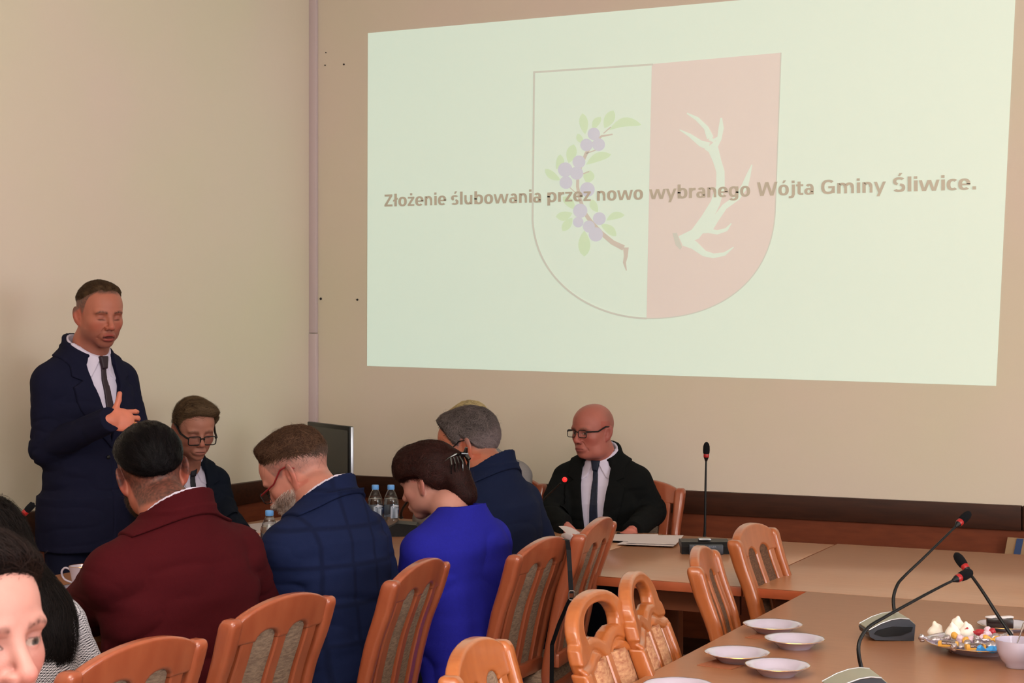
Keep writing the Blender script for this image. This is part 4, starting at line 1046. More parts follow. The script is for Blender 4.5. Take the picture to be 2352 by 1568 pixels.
def folds(p, seed, amp=.004, f=9):
    q = p+seed*3.1; a = noise3(q*E1([1,1,2.2]), f); b = noise3(q*E1([1,1,3.0]), f*2.1); r = 1-np.abs(a)*2.2; return amp*(.9*np.clip(r, 0, 1)**2*1.2+.35*b)-amp*.4
def person(lab, at, phi, o):
    """at: seat/standing point (world xy); phi: heading; o: options"""
    g = o.get; rz = rot_for(phi); T = thing('person', lab, 'person', (at[0], at[1], 0), rz)
    cz, sz = math.cos(rz), math.sin(rz); Rw = E1([[cz,-sz,0],[sz,cz,0],[0,0,1]]); org = E1([at[0], at[1], 0])
    P = lambda w: (np.array(w)-org)@Rw            # world -> person frame
    T.rotation_euler = (0,0,rz)
    hc = P(g('head_at')); Rh = rotm(math.radians(-(g('head_phi')-phi))*-1, math.radians(g('pitch', 0)), math.radians(g('roll', 0)))
    hs = g('hs', 1.0)
    hl = lambda p: (p-hc)@Rh/hs
    pz = g('pelvis_z', .50); lean = math.radians(g('lean', 8)); sl_ = math.radians(g('side', 0)); ty = math.radians(g('twist', 0))
    Rt = rotm(ty, lean, sl_); tp = E1([g('px', 0), g('py', 0), pz]); ts = g('ts', 1.0)
    tl = lambda p: (p-tp)@Rt/ts; tw = lambda q: (E1(q)*ts)@Rt.T+tp
    nyc = g('nyc', -.004 if g('vee') else -.035); tor = torso_fn(o); nb = tw((0,nyc,.57)); neck_r = g('neck_r', .058)
    skb = hc+Rh@(E1([0,-.022,-.055])*hs); nmid = nb*.5+skb*.5
    def neck(p):
        d = cone(p, nb-E1([0,0,.06]), nmid, neck_r*1.12, neck_r); return smin(d, cone(p, nmid, skb, neck_r, neck_r*.96), .02)
    def fhead(p):
        d = head_sdf(hl(p), o)*hs; d2 = neck(p); return smin(d, d2, .022)
    h = g('vox', .0026); lo = np.minimum(hc-.155, nb-.12); hi = np.maximum(hc+.155, nb+.12); lo[2] = min(nb[2]-.05, hc[2]-.15)
    V, Fa = polygonize(lambda p: np.maximum(fhead(p), lo[2]+.01-p[:,2]), lo, hi, h)
    q = hl(V); col = head_color(q, None, o); parts = [(V, Fa, col)]
    # covered body, coarse: trunk, arms, legs
    shw = .165*g('w', 1)
    arms = []
    for s, key in ((-1, 'armL'), (1, 'armR')):
        a = g(key)
        if a is None: continue
        sh_ = tw((s*(shw+.012), -.01, .47)); el, wr = E1(a[0], float), E1(a[1], float); arms.append((sh_, el, wr, s, a[2] if len(a) > 2 else {}))
    if g('stand'): legs = [[E1([s*.09,0,.92]), E1([s*.10,.02,.48]), E1([s*.11,-.01,.09])] for s in (-1, 1)]
    else: legs = [[tp+E1([s*.09,.0,.02]), tp+E1([s*.13,.42,.03]), E1([s*.12, tp[1]+.40,.09])] for s in (-1, 1)]
    def fbody(p):
        d = tor(tl(p))*ts+.016
        for sh_, el, wr, s, _ in arms: d = smin(d, arm(sh_, el, wr, (.046,.036,.027))(p), .02)
        for a, b, c in legs: d = smin(d, smin(cone(p, a, b, .070, .050), cone(p, b, c, .050, .034), .02), .02)
        d = smin(d, cone(p, nb-E1([0,0,.12]), nb-E1([0,0,.03]), .07, neck_r), .03)
        return d
    allp = [tp, nb]+[x for l in legs for x in l]+[x for a in arms for x in a[:3]]; lo = np.min(allp, 0)-.18; hi = np.max(allp, 0)+.12; hi[2] = nb[2]-.0
    Vb, Fb = polygonize(fbody, lo, hi, .022); parts.append((Vb, Fb, np.tile(lin(g('skin', (205,138,118))), (len(Vb),1))))
    for sh_, el, wr, s, ho in arms:
        dirv = wr-el; Mh = frame(wr+dirv/np.linalg.norm(dirv)*.005, ho.get('dir', dirv), ho.get('back', (0,0,1))); fh_, o0 = hand_fn(Mh, ho.get('curl', .3), ho.get('spread', .05), -s*1 if not ho.get('flip') else s, ho.get('thumb', .6), ho.get('up', False))
        Vh, Fh = polygonize(fh_, o0-.23, o0+.23, ho.get('vox', .0045)); sk = E1(lin(g('skin', (205,138,118))))*(1+.08*noise3(Vh, 60)[:,None])*E1([1,.93,.92])
        parts.append((Vh, Fh, sk))
        if ho.get('ring'):
            sd_ = -s; a_ = ho.get('curl', .3)*1.3*.6; P0 = E1([-.011*sd_, .079, .002])+E1([0, math.cos(a_), -math.sin(a_)])*.016; ax = E1([0, math.cos(a_), -math.sin(a_)]); u_ = E1([1,0,0]); v_ = np.cross(ax, u_)
            obj('finger_ring', MB().tube([Mh[:3,:3]@(P0+u_*math.cos(q_)*.0102+v_*math.sin(q_)*.0102)+Mh[:3,3] for q_ in np.linspace(0, 2*PI, 21)], .0018, 8).mesh(), M['gold'], T, label='gold finger ring')
    obj('body', join_mesh(parts), MS, T)
    # trousers and shoes
    def ftr(p):
        d = 1e3
        for a, b, c in legs: d = smin(d, smin(cone(p, a, b, .092, .068), cone(p, b, c-E1([0,0,.0]), .068, .055), .03), .03)
        if not g('stand'): d = smin(d, ell(p, tp+E1([0,-.01,.03]), (.17,.13,.10)), .05)
        else: d = smin(d, ell(p, (0,0,.93), (.165,.115,.12)), .05)
        return np.maximum(d+folds(p, 2, .003, 8), .06-p[:,2])
    lp = [x for l in legs for x in l]; obj('trousers', sdfmesh(ftr, np.min(lp,0)-.2, np.max(lp,0)+.2, .019), g('trmat', M['trousers']), T)
    for a, b, c in legs:
        obj('shoe', sdfmesh(lambda p: np.maximum(smin(ell(p, c+E1([0,.08,-.055]), (.048,.13,.045)), cone(p, c+E1([0,0,-.03]), c+E1([0,0,.02]), .042, .045), .02), .004-p[:,2]), c+E1([-.07,-.09,-.12]), c+E1([.07,.24,.07]), .010), M['shoe'], T)
    # jacket
    vp = g('vee'); an = g('vapex', .20); cw = g('collar_h', .022)
    Vp = [(0, an), (.040, an+.14), (.068, .47), (.070, .66), (-.070, .66), (-.068, .47), (-.040, an+.14)]
    lapR = [(-.006, an-.015), (.036, an+.14), (.064, .47), (.070, .60), (.125, .56), (.132,.500), (.098,.485), (.138,.462), (.125,.38), (.075, an+.06)]
    lapL = [(-x, z) for x, z in lapR]; seed = g('seed', 1)
    def neckcone(t, r0, r1, z0, z1):        # signed distance to a leaning cone around the neck, in torso frame
        k = np.clip((t[:,2]-z0)/(z1-z0), 0, 1); r = r0+(r1-r0)*k
        return np.sqrt(t[:,0]**2+((t[:,1]-nyc)**2)*1.0)-r
    zc0 = .545; zc1 = .625+cw*.3
    def fj(p, cut=True):
        t = tl(p); d = tor(t)*ts
        fl_ = folds(t, seed, g('fold_amp', .005), g('fold_f', 7))
        d = d-.004+fl_*(1-ss(t[:,2], .47, .55))
        if g('stand'):
            sk_ = ((np.abs(t[:,0])/(.195*g('w',1)))**2.3+(np.abs(t[:,1])/(.130))**2.3)**(1/2.3); d = smin(d, np.maximum(np.maximum((sk_-1)*.12, t[:,2]-.05), -.13-t[:,2]), .04)
        for i, (sh_, el, wr, s, _) in enumerate(arms):
            ud = (wr-el)/np.linalg.norm(wr-el); ex_ = _.get('ext', -.012); a = arm(sh_, el, wr+ud*ex_, g('sleeve', (.070,.058,.046)))(p)
            pe = np.exp(-((((p-el)**2).sum(-1))/.008)); a = a+folds(p, seed+i+5, .005, 11)*(.5+pe)
            a = np.maximum(a, (p-(wr+ud*ex_))@ud); d = smin(d, a, .022)
        # collar stand and fall
        z = t[:,2]; nc = neckcone(t, .096, neck_r+.020, zc0-.06, zc1); tilt = z-(zc1-.48*(t[:,1]-nyc+.055))
        if g('collar', True): d = smin(d, np.maximum(np.maximum(nc, tilt), .46-z), .012)
        hole = np.maximum(neckcone(t, neck_r+.016, neck_r+.012, zc0, zc1), .50-z); d = np.maximum(d, -hole)
        if vp:
            fr = t[:,1] > .0
            d = np.maximum(d, np.where(fr, -polyd(t[:,0], z, Vp), -1.0)) if cut else d
            clo = np.abs(t[:,0]-.02-.3*(an-z))-.002; d = d+.004*(1-ss(np.abs(t[:,0]+.012), .001, .003))*((z < an)&(t[:,1] > .03))
        return d
    pts = [tw((-.26,-.22,-.16)), tw((.26,.22,-.16)), tw((-.26,-.22,.70)), tw((.26,.22,.70)), tw((-.26,.22,-.16)), tw((.26,-.22,.7))]+[x for a in arms for x in a[:3]]
    if g('stand'): pts.append(tp+E1([0,0,-.42]))
    lo = np.min(pts, 0)-.07; hi = np.max(pts, 0)+.07
    jk = sdfmesh(fj, lo, hi, g('jvox', .0066)); obj('jacket', jk, g('jmat'), T)
    if g('collar', True):                      # turned-down collar, and lapels where the front shows
        def fc_(p):
            t = tl(p); z = t[:,2]; r_ = np.sqrt(t[:,0]**2*.75+(t[:,1]-nyc)**2); reg = np.maximum(np.maximum(r_-(.122 if vp else .136), (zc1-(.050 if vp else .058)-.42*(t[:,1]-nyc+.055))-z), t[:,1]-nyc-.07)
            if vp:
                lp_ = np.minimum(polyd(t[:,0], z, lapR), polyd(t[:,0], z, lapL)); reg = np.minimum(reg, np.maximum(lp_, -t[:,1]))
            return smax(np.abs(fj(p, False)-.0025)-.0050, reg, .002)
        zl = an-.06 if vp else .44
        q = np.array([tw((sx*.19, sy*.2, sz)) for sx in (-1, 1) for sy in (-1, 1) for sz in (zl, .69)])
        obj('collar', sdfmesh(fc_, q.min(0)-.01, q.max(0)+.01, .0038), g('jmat'), T)
    if g('shirt', True):
        inner = lambda t: tor(t)*ts+.012
        def fs_(p):
            t = tl(p); z = t[:,2]; d = np.maximum(inner(t), g('shirt_lo', .05)-z)+.0015*noise3(t*E1([1,1,.3]), 25)
            nc = neckcone(t, neck_r+.020, neck_r+.010, .50, zc1+cw*.6); d = smin(d, np.maximum(nc, np.maximum(z-(zc1+cw*.62-.48*(t[:,1]-nyc+.055)-.3*np.maximum(t[:,1]-nyc-.035, 0)), .44-z)), .008)
            if vp:                                   # collar wings lying on the shirt front
                for s in (-1, 1):
                    wing = polyd(t[:,0]*s, z, [(.004,.575),(.070,.66),(.095,.60),(.070,.485),(.044,.500)]); d = d-.006*(1-ss(wing, -.001, .001))*(t[:,1] > .0)
            hole = np.maximum(neckcone(t, neck_r+.004, neck_r+.002, .50, zc1), .575-z-.0*t[:,1]); 
            cut = np.maximum(neckcone(t, neck_r+.004, neck_r+.002, .50, zc1), (.545-.9*np.maximum(t[:,1]-nyc-.055, 0))-z); return np.maximum(d, -cut)
        obj('shirt', sdfmesh(fs_, np.min(pts[:6],0)-.03, np.max(pts[:6],0)+.03, g('svox', .0042)), M['shirt'], T)
    if g('tie') is not None:
        tb_ = g('tie_to', .14); tx = g('tie_dx', 0)
        blade = [(-.010,.530),(.010,.530),(.016,.40),(.026,tb_+.06),(0,tb_),(-.026,tb_+.06),(-.016,.40)]; knot = [(-.021,.574),(.021,.574),(.012,.528),(-.012,.528)]
        def ft(p):
            t = tl(p); u = t[:,0]-tx*(t[:,2]-.57)/-.4; s_ = tor(t)*ts+.012
            nb_ = neckcone(t, neck_r+.020, neck_r+.010, .50, zc1+cw*.6); s_ = smin(s_, np.maximum(nb_, t[:,2]-.60), .008)
            b = np.maximum(np.abs(s_-.0045)-.004, polyd(u, t[:,2], blade)); k = smax(np.abs(s_-.010)-.008, polyd(u, t[:,2], knot), .006)
            return np.maximum(smin(b, k, .002), -t[:,1])
        obj('tie', sdfmesh(ft, np.min(pts[:6],0)-.03, np.max(pts[:6],0)+.03, .0036), g('tie'), T)
    if vp and g('button', True):
        bt = [(0.012, an-.045)]
        for (bx, bz_) in bt:
            ys = np.linspace(.02,.25,200); tt_ = np.stack([np.full(200,bx), ys, np.full(200,bz_)], -1); dd = tor(tt_)*ts-.006; k = np.argmax(dd > 0); w_ = tw((bx, ys[k]+.003, bz_))
            obj('button', MB().ball(tuple(w_), (.008,.004,.008), 12).mesh(), M['black'], T)
    # hair
    if g('hair') is not None:
        ho = g('hair'); fs = hair_sdf(ho); Vh, Fh = polygonize(fs, ho.get('lo', (-.13,-.19,-.12)), (.13,.15,.20), ho.get('vox', .003))
        nn = vnormals(Vh, Fh); keep = skull(Vh) > -.001; fk = keep[Fh].any(1); Fh = Fh[fk]
        hcol = ho['col']; wts = np.clip(hairline(Vh, ho.get('line','std'))/.02, 0, 1)*keep
        if ho.get('bumps'): wts = np.maximum(wts, (skull(Vh) > .012)*1.0)
        base = hcol(Vh, np.full(len(Vh), .3))*.6
        ns = ho.get('n', 5000); idx = rng.choice(len(Vh), ns, p=wts/wts.sum()); seeds = Vh[idx]+rng.normal(size=(ns,3))*.0012
        fs0 = fs if not ho.get('smooth_s') else fs
        Vs, Fs, rd = strands(fs, seeds, ho['comb'], ho.get('len', .03), ho.get('seg', 5), ho.get('sw', .0011), .0008, ho.get('grow', .0004), ho.get('rnd', .2), ho.get('drop', 0), ho.get('vol', .003))
        ps = [(Vh, Fh, base), (Vs, Fs, hcol(Vs, rd))]
        if ho.get('fly'):
            idx = rng.choice(len(Vh), ho['fly'], p=wts/wts.sum()); a = strands(fs, Vh[idx], ho['comb'], ho.get('len', .03)*1.4, 6, .0007, .002, .0022, .5, 0); ps.append((a[0], a[1], hcol(a[0], a[2])))
        ps = [(v*hs@Rh.T+hc, f, c) for v, f, c in ps]
        obj('hair', join_mesh(ps), ho.get('mat', MH), T)
    if g('beard') is not None:
        bo = g('beard')
        region = bo['region']; fb = lambda p: head_sdf(p, o)
        Q = hl(V); wt = region(Q)*(np.abs(Q[:,0]) < .085); idx = rng.choice(len(Q), bo['n'], p=wt/wt.sum())
        a = strands(fb, Q[idx], bo.get('comb', lambda p: E1([0,.25,-1])+0*p), bo.get('len', .012), 4, bo.get('sw', .0010), .0012, bo.get('grow', .0012), .45)
        obj('beard', join_mesh([((a[0]*hs)@Rh.T+hc, a[1], bo['col'](a[0], a[2]))]), MH, T)
    if g('glasses') is not None:
        go = g('glasses'); dn = go.get('slide', 0); G = bpy.data.objects.new('spectacles', None); C.objects.link(G); G.parent = T
        tf = lambda q: (E1(q)*hs)@Rh.T+hc; fm, tm = go['mat'], go.get('tmat', go['mat']); wz = go.get('w', .026); hz = go.get('h', .018); yy = .108+dn*.004; zz = .002-dn*.012; r_ = go.get('r', .0013)
        mb = MB()
        for s in (-1, 1):
            ring = []
            for i in range(29):
                a = 2*PI*i/28; e = .45; cx_ = s*(.034)+wz*math.copysign(abs(math.cos(a))**e, math.cos(a)); cz_ = zz+hz*math.copysign(abs(math.sin(a))**e, math.sin(a))
                ring.append(tf((cx_, yy-.10*(abs(cx_))**1.0*.12, cz_+dn*.0)))
            mb.tube(ring, r_*1.0, 8)
            L = MB(); vv = [L.bm.verts.new(tuple(p)) for p in ring[:-1]]; L.bm.faces.new(vv); 
            ex = bmesh.ops.extrude_face_region(L.bm, geom=L.bm.faces[:]); nv = Rh@E1([0,.0012,0])
            for v in ex['geom']:
                if isinstance(v, bmesh.types.BMVert): v.co += Vector(nv)
            lo_ = obj('lens', L.mesh(False), M['lens'], G)
        mb.tube([tf((-.010,yy,zz+hz*.35)), tf((-.004,yy+.003,zz+hz*.55)), tf((.004,yy+.003,zz+hz*.55)), tf((.010,yy,zz+hz*.35))], r_*1.2, 8)
        obj('rims', mb.mesh(), fm, G)
        for s in (-1, 1):
            hx_ = s*(.034+wz)
            obj('temple', MB().tube([tf((hx_-s*.002,yy-.003,zz+hz*.6)), tf((hx_+s*.004,yy-.008,zz+hz*.6)), tf((s*.076,.050,.008+zz*.4)), tf((s*.0835,.008,.026)), tf((s*.084,-.014,.024)), tf((s*.081,-.032,.006))], [r_*1.9]*4+[r_*1.5, r_*1.2], 8).mesh(), tm, G)
    return T, dict(tw=tw, P=P, hc=hc, Rh=Rh, tl=tl, tor=tor, ts=ts, org=org, Rw=Rw, hs=hs)
def mkP(at, phi):
    rz = rot_for(phi); c, s = math.cos(rz), math.sin(rz); R = E1([[c,-s,0],[s,c,0],[0,0,1]]); o = E1([at[0], at[1], 0]); return (lambda w: (np.array(w)-o)@R), R
def camdir(R, x, y, z): return (RX*x+RY*y+E1([0,0,z]))@R       # camera-frame direction -> person frame
def colfn(a, b, side=None, zs=(.0, .07), tip=None):
    a, b = E1(lin(a)), E1(lin(b))
    def f(V, rd):
        k = (rd if hasattr(rd, '__len__') else np.full(len(V), rd))[:,None]; c = a*(1-k)+b*k
        if side is not None: w = (1-ss(V[:,2]+.015*noise3(V, 30), *zs))[:,None]; c = c*(1-w)+E1(lin(side))*(.7+.6*k)*w
        return c
    return f
whorl = lambda p: (p-E1([.01,-.055,.115]))*E1([1,1,.8])
D_ = dict
# --- standing man
at = W(198, 0, 5.92); ph = 56; Pp, R = mkP(at, ph)
elR, wrR = Pp(W(108, 1030, 5.80)), Pp(W(246, 966, 5.60)); elL, wrL = Pp(W(322, 1050, 6.05)), Pp(W(345, 1190, 5.90))
pT, infS = person('person standing in a dark navy suit with hand on chest', at, ph, D_(
  stand=1, pelvis_z=.935, ts=1.03, lean=1, w=.93, head_at=W(227, 724, 5.88), head_phi=40, pitch=8, roll=math.radians(0), hs=1.01,
  skin=(194,118,96), stubble=.6, eyes='closed', mouth=.007, lip=(128,42,42), brow=(64,44,36), brow_s=.7, fold=.0022, fw=1.05, jw=1.10, vox=.0022,
  crop=(98,78,70), crop_line='rec', crop_s=.92, neck_r=.065,
  armR=(elR, wrR, D_(dir=camdir(R, .80, .50, -.02), back=camdir(R, .25, -1, .25), curl=.62, spread=.10, up=True, ring=1, ext=.022, vox=.0026)), armL=(elL, wrL, D_(vox=.006)),
  jmat=cloth('navy_suit', (24,25,48)), trmat=cloth('navy_suit_trousers', (22,24,46)), vee=1, vapex=.25, tie_dx=-.02, tie=mat('plum_tie', (40,24,34), .5, .4), jvox=.0052, seed=3, fold_amp=.004,
  hair=D_(line=([-.12,-.09,-.06,-.02,.02,.045,.06,.075,.09,.10],[.0,.01,.025,.035,.048,.070,.086,.084,.095,.12]), th=(.007,.004,.005), soft=.04, vol=.002, col=colfn((58,42,30), (92,70,50), (104,84,74), (.045,.075)), comb=lambda p: E1([0,.8,.0])+(p-E1([0,-.05,.1]))*4, len=.016, n=7000, sw=.0012, rnd=.35, grow=.0004)))
rg = Pp(W(308.5, 958, 5.545)); 
# --- man with black glasses
at = W(416, 0, 6.80); ph = 38; Pp, R = mkP(at, ph)
person('person with black glasses in dark suit seated looking down at papers', at, ph, D_(
  pelvis_z=.475, w=.84, lean=4, head_at=W(446, 988, 6.62), head_phi=30, pitch=14, hs=1.0, skin=(190,126,106), stubble=.12, lip=(150,92,82), brow=(84,62,50), brow_s=.5, eyes='closed', fold=.0014, vox=.0024, fw=.98, jw=.95,
  armR=(Pp(W(330,1180,6.75)), Pp(W(420,1215,6.45))), armL=(Pp(W(512,1178,6.78)), Pp(W(556,1227,6.57)), D_(dir=camdir(R,.9,-.35,-.06), back=(0,0,1), curl=.15, vox=.0032)),
  jmat=cloth('midnight_suit', (20,26,40)), vee=1, vapex=.20, tie=mat('black_tie', (18,17,28), .5, .4), seed=4,
  crop=(80,62,52), crop_line='std', crop_s=.5,
  hair=D_(line=([-.11,-.075,-.045,-.02,.0,.018,.035,.05,.07,.085,.10], [-.062,-.055,-.035,.0,.024,.01,.03,.058,.070,.082,.10]), th=(.015,.009,.010), soft=.03, col=colfn((52,38,27), (120,96,72), (60,46,38), (.0,.05)), comb=lambda p: E1([-.75,.55,.12])+0*p, len=.035, n=7500, sw=.0013, rnd=.28, grow=.0009, fly=250, drop=.1,
    bumps=[((-.030,.070,.104),(.036,.022,.018),.025),((.012,.050,.116),(.042,.036,.018),.025)], vol=.006),
  glasses=D_(mat=M['black'], tmat=M['black'], slide=1.2, w=.0265, h=.0185, r=.0024)))
# --- bald man
at = W(1380, 0, 6.98); ph = -20; Pp, R = mkP(at, ph)
person('bald person with thin black glasses in black suit, white shirt and dark tie', at, ph, D_(
  pelvis_z=.475, lean=0, head_at=W(1363, 991, 6.93), head_phi=-46, pitch=3, hs=1.0, skin=(190,112,98), lip=(140,72,68), brow=(112,84,72), brow_s=.5, eyes='open', gaze=0, fold=.0020, jowl=1, fw=1.03, jw=1.08, vox=.0024, neck_r=.064,
  crop=(168,128,112), crop_line='top', crop_s=.0, crop_fade=0,
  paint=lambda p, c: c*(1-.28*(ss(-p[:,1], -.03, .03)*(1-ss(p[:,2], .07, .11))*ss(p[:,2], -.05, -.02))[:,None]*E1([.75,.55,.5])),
  armR=(Pp(W(1262,1180,6.9)), Pp(W(1310,1222,6.6)), D_(back=(0,0,1))), armL=(Pp(W(1500,1175,6.95)), Pp(W(1450,1222,6.62)), D_(back=(0,0,1))),
  jmat=cloth('black_suit', (17,18,18)), vee=1, vapex=.10, tie=mat('dark_blue_tie', (14,18,32), .5, .3, noise=.5, nscale=60, col2=(22,30,50)), tie_to=.06, seed=5, w=.93,
  glasses=D_(mat=M['black'], slide=.1, w=.024, h=.0165, r=.0018)))
# --- blonde person behind
at = W(1108, 0, 7.15); ph = -5; Pp, R = mkP(at, ph)
person('blonde person in light grey top, mostly hidden behind the grey-haired man', at, ph, D_(
  pelvis_z=.50, ts=.96, w=.95, lean=2, head_at=W(1080, 992, 7.08), head_phi=-20, pitch=18, hs=.98, vox=.0035, jvox=.009, skin=(210,160,140),
  armR=(Pp(W(980,1190,7.0)), Pp(W(1040,1225,6.75))), armL=(Pp(W(1190,1190,7.05)), Pp(W(1140,1222,6.75))),
  jmat=cloth('light_grey_top', (150,142,140)), vee=0, shirt=False, collar=False, seed=6,
  hair=D_(th=(.022,.018,.016), soft=.03, col=colfn((150,122,78), (214,196,150)), comb=lambda p: E1([.25,.0,-1])*1.0+p*E1([9,0,0]), len=.07, n=5000, sw=.0016, rnd=.12, rid=(E1([1,.2,0]), 260, .0010))))
# --- burgundy jacket
at = W(450, 0, 4.08); ph = -130; Pp, R = mkP(at, ph)
person('person in burgundy jacket seen from behind, black slicked hair and beard', at, ph, D_(
  pelvis_z=.494, ts=1.05, w=1.10, dp=1.05, lean=8, side=-2, bend=.35, head_at=W(349, 1090, 4.24), head_phi=-158, pitch=12, roll=-9, hs=1.07, skin=(190,112,92), neck_r=.069, vox=.0024, ny=0,
  crop=(34,26,25), crop_line=([-.11,-.075,-.045,-.02,.0,.018,.035,.05,.07,.085,.10], [-.085,-.085,-.060,-.015,.024,.0,.012,.055,.082,.095,.115]), crop_s=.85, crop_fade=0, stubble=.7, brow=(30,22,20),
  armL=(Pp(W(205,1395,4.15)), Pp(W(240,1400,4.55)), D_(back=(0,0,1))), armR=(Pp(W(590,1400,4.45)), Pp(W(500,1320,4.75)), D_(back=(0,0,1))), sleeve=(.080,.070,.052),
  jmat=cloth('burgundy_wool', (72,11,18)), seed=7, shirt_lo=.4, fold_amp=.007, fold_f=5.5, collar_h=.03,
  hair=D_(line=([-.12,-.09,-.06,-.02,.02,.05,.07,.085,.10], [-.048,-.044,-.022,.018,.030,.045,.080,.095,.115]), th=(.011,.005,.008), soft=.05, vol=.003, col=colfn((4,4,4), (24,20,22)), comb=lambda p: E1([0,-.8,-.5])+p*E1([0,0,0]), len=.05, n=8000, sw=.0014, rnd=.16, rid=(E1([1,0,.15]), 230, .0009), mat=hairmat('glossy_black_hair', (20,18,20), .28, .05)),
  beard=D_(region=lambda q: (q[:,2] < -.035)*(q[:,1] > -.005)*(q[:,2] > -.125)*1.0, n=2600, len=.016, grow=.0022, col=colfn((26,20,18), (74,56,44)))))
# --- navy check jacket, red glasses
at = W(806, 0, 4.58); ph = -122; Pp, R = mkP(at, ph)
MN = mat('navy_check_wool', (21,29,60), .9, .12, noise=.15, nscale=3, bump=.3, bscale=900)
def checks(m, col, sc=9.0):
    nt = m.node_tree; N = nt.nodes; L = nt.links; b = N['Principled BSDF']; src = b.inputs['Base Color'].links[0].from_socket
    tc = N.new('ShaderNodeTexCoord'); out = src
    for ax in ('X', 'Z'):
        wv = N.new('ShaderNodeTexWave'); wv.wave_type = 'BANDS'; wv.bands_direction = ax; wv.inputs['Scale'].default_value = sc*.32; wv.inputs['Distortion'].default_value = .6; wv.inputs['Detail'].default_value = 0
        L.new(tc.outputs['Object'], wv.inputs['Vector']); mr = N.new('ShaderNodeMapRange'); mr.inputs[1].default_value = .93; mr.inputs[2].default_value = 1; L.new(wv.outputs['Fac'], mr.inputs[0])
        mx = N.new('ShaderNodeMix'); mx.data_type = 'RGBA'; L.new(mr.outputs[0], mx.inputs[0]); L.new(out, mx.inputs[6]); mx.inputs[7].default_value = (*lin(col), 1); out = mx.outputs[2]
    L.new(out, b.inputs['Base Color'])
checks(MN, (15,21,46))
person('person in navy check jacket with red glasses and grey beard reading', at, ph, D_(
  pelvis_z=.505, ts=1.02, w=1.04, lean=12, side=0, bend=.55, head_at=W(686, 1088, 4.75), head_phi=-106, pitch=34, roll=0, hs=1.06, skin=(214,142,124), neck_r=.067, vox=.0022, eyes='closed',
  crop=(104,86,82), crop_line='std', crop_s=.75, crop_fade=1, stubble=.3, fold=.0014,
  armL=(Pp(W(628,1400,4.55)), Pp(W(600,1330,4.95)), D_(back=(0,0,1))), armR=(Pp(W(890,1400,4.80)), Pp(W(760,1290,5.15)), D_(back=(0,0,1))), sleeve=(.074,.064,.05),
  jmat=MN, seed=8, shirt_lo=.4, fold_amp=.006, fold_f=6, collar_h=.03,
  hair=D_(line=([-.12,-.09,-.06,-.02,.02,.05,.07,.085,.10],[-.022,-.012,.008,.026,.038,.055,.075,.095,.115]), th=(.011,.005,.009), soft=.06, vol=.005, col=colfn((40,26,20), (92,66,50), (96,78,70), (.0,.035)), comb=lambda p: (p-E1([.02,-.07,.10])), len=.05, n=8000, sw=.0014, rnd=.12, grow=.0007, fly=160, rid=(E1([.9,.3,0]), 170, .0012)),
  beard=D_(region=lambda q: (q[:,2] < -.030-.25*(.03-np.clip(q[:,1],-1,.03)))*(q[:,1] > .004)*(q[:,2] > -.13)*(1-((np.abs(q[:,0]) < .026)*(np.abs(q[:,2]+.069) < .012)*(q[:,1] > .08)))*1.0, n=6000, len=.015, grow=.0022, sw=.0011, col=colfn((120,92,80), (212,194,186))),
  glasses=D_(mat=M['black'], tmat=mat('red_plastic_temple', (120,22,28), .35), slide=1.0, w=.026, h=.017, r=.0015)))
# --- woman in royal blue
at = W(1085, 0, 5.00); ph = -124; Pp, R = mkP(at, ph)
clip_at = E1([.0,-.112,.040])
pW, infW = person('person in royal blue jacket with dark red-brown hair pinned up by a claw clip', at, ph, D_(
  pelvis_z=.458, ts=.97, w=1.10, lean=9, bend=.45, head_at=W(988, 1108, 5.14), head_phi=-118, pitch=16, hs=.95, skin=(208,146,130), neck_r=.056, vox=.0025, brow=(50,30,26), fold=.0006,
  armL=(Pp(W(940,1420,4.95)), Pp(W(930,1330,5.3)), D_(back=(0,0,1))), armR=(Pp(W(1150,1400,5.2)), Pp(W(1040,1290,5.5)), D_(back=(0,0,1))), sleeve=(.070,.060,.046),
  jmat=cloth('royal_blue_crepe', (38,38,158)), shirt=False, collar=False, seed=9, fold_amp=.005, fold_f=5, collar_h=.0,
  hair=D_(line=([-.12,-.09,-.06,-.03,-.005,.02,.045,.07,.09,.11], [-.085,-.075,-.055,-.015,.015,.02,.02,.015,.02,.03]), th=(.022,.018,.010), soft=.018, vox=.0032,
    col=colfn((20,9,9), (58,28,24)), comb=lambda p: (clip_at-p)*E1([1.5,1,1])+E1([0,-.02,-.01]), len=.07, n=9000, sw=.0013, rnd=.12, grow=.0003, fly=150, rid=(E1([1,0,.8]), 200, .0011), mat=hairmat('mahogany_hair', (40,20,18), .38, .14),
    bumps=[((.0,-.110,-.020),(.052,.046,.075),.02),((.005,-.120,-.070),(.046,.040,.046),.02),((-.01,-.115,.055),(.040,.034,.036),.018),((0,.070,.055),(.058,.030,.045),.02)])))
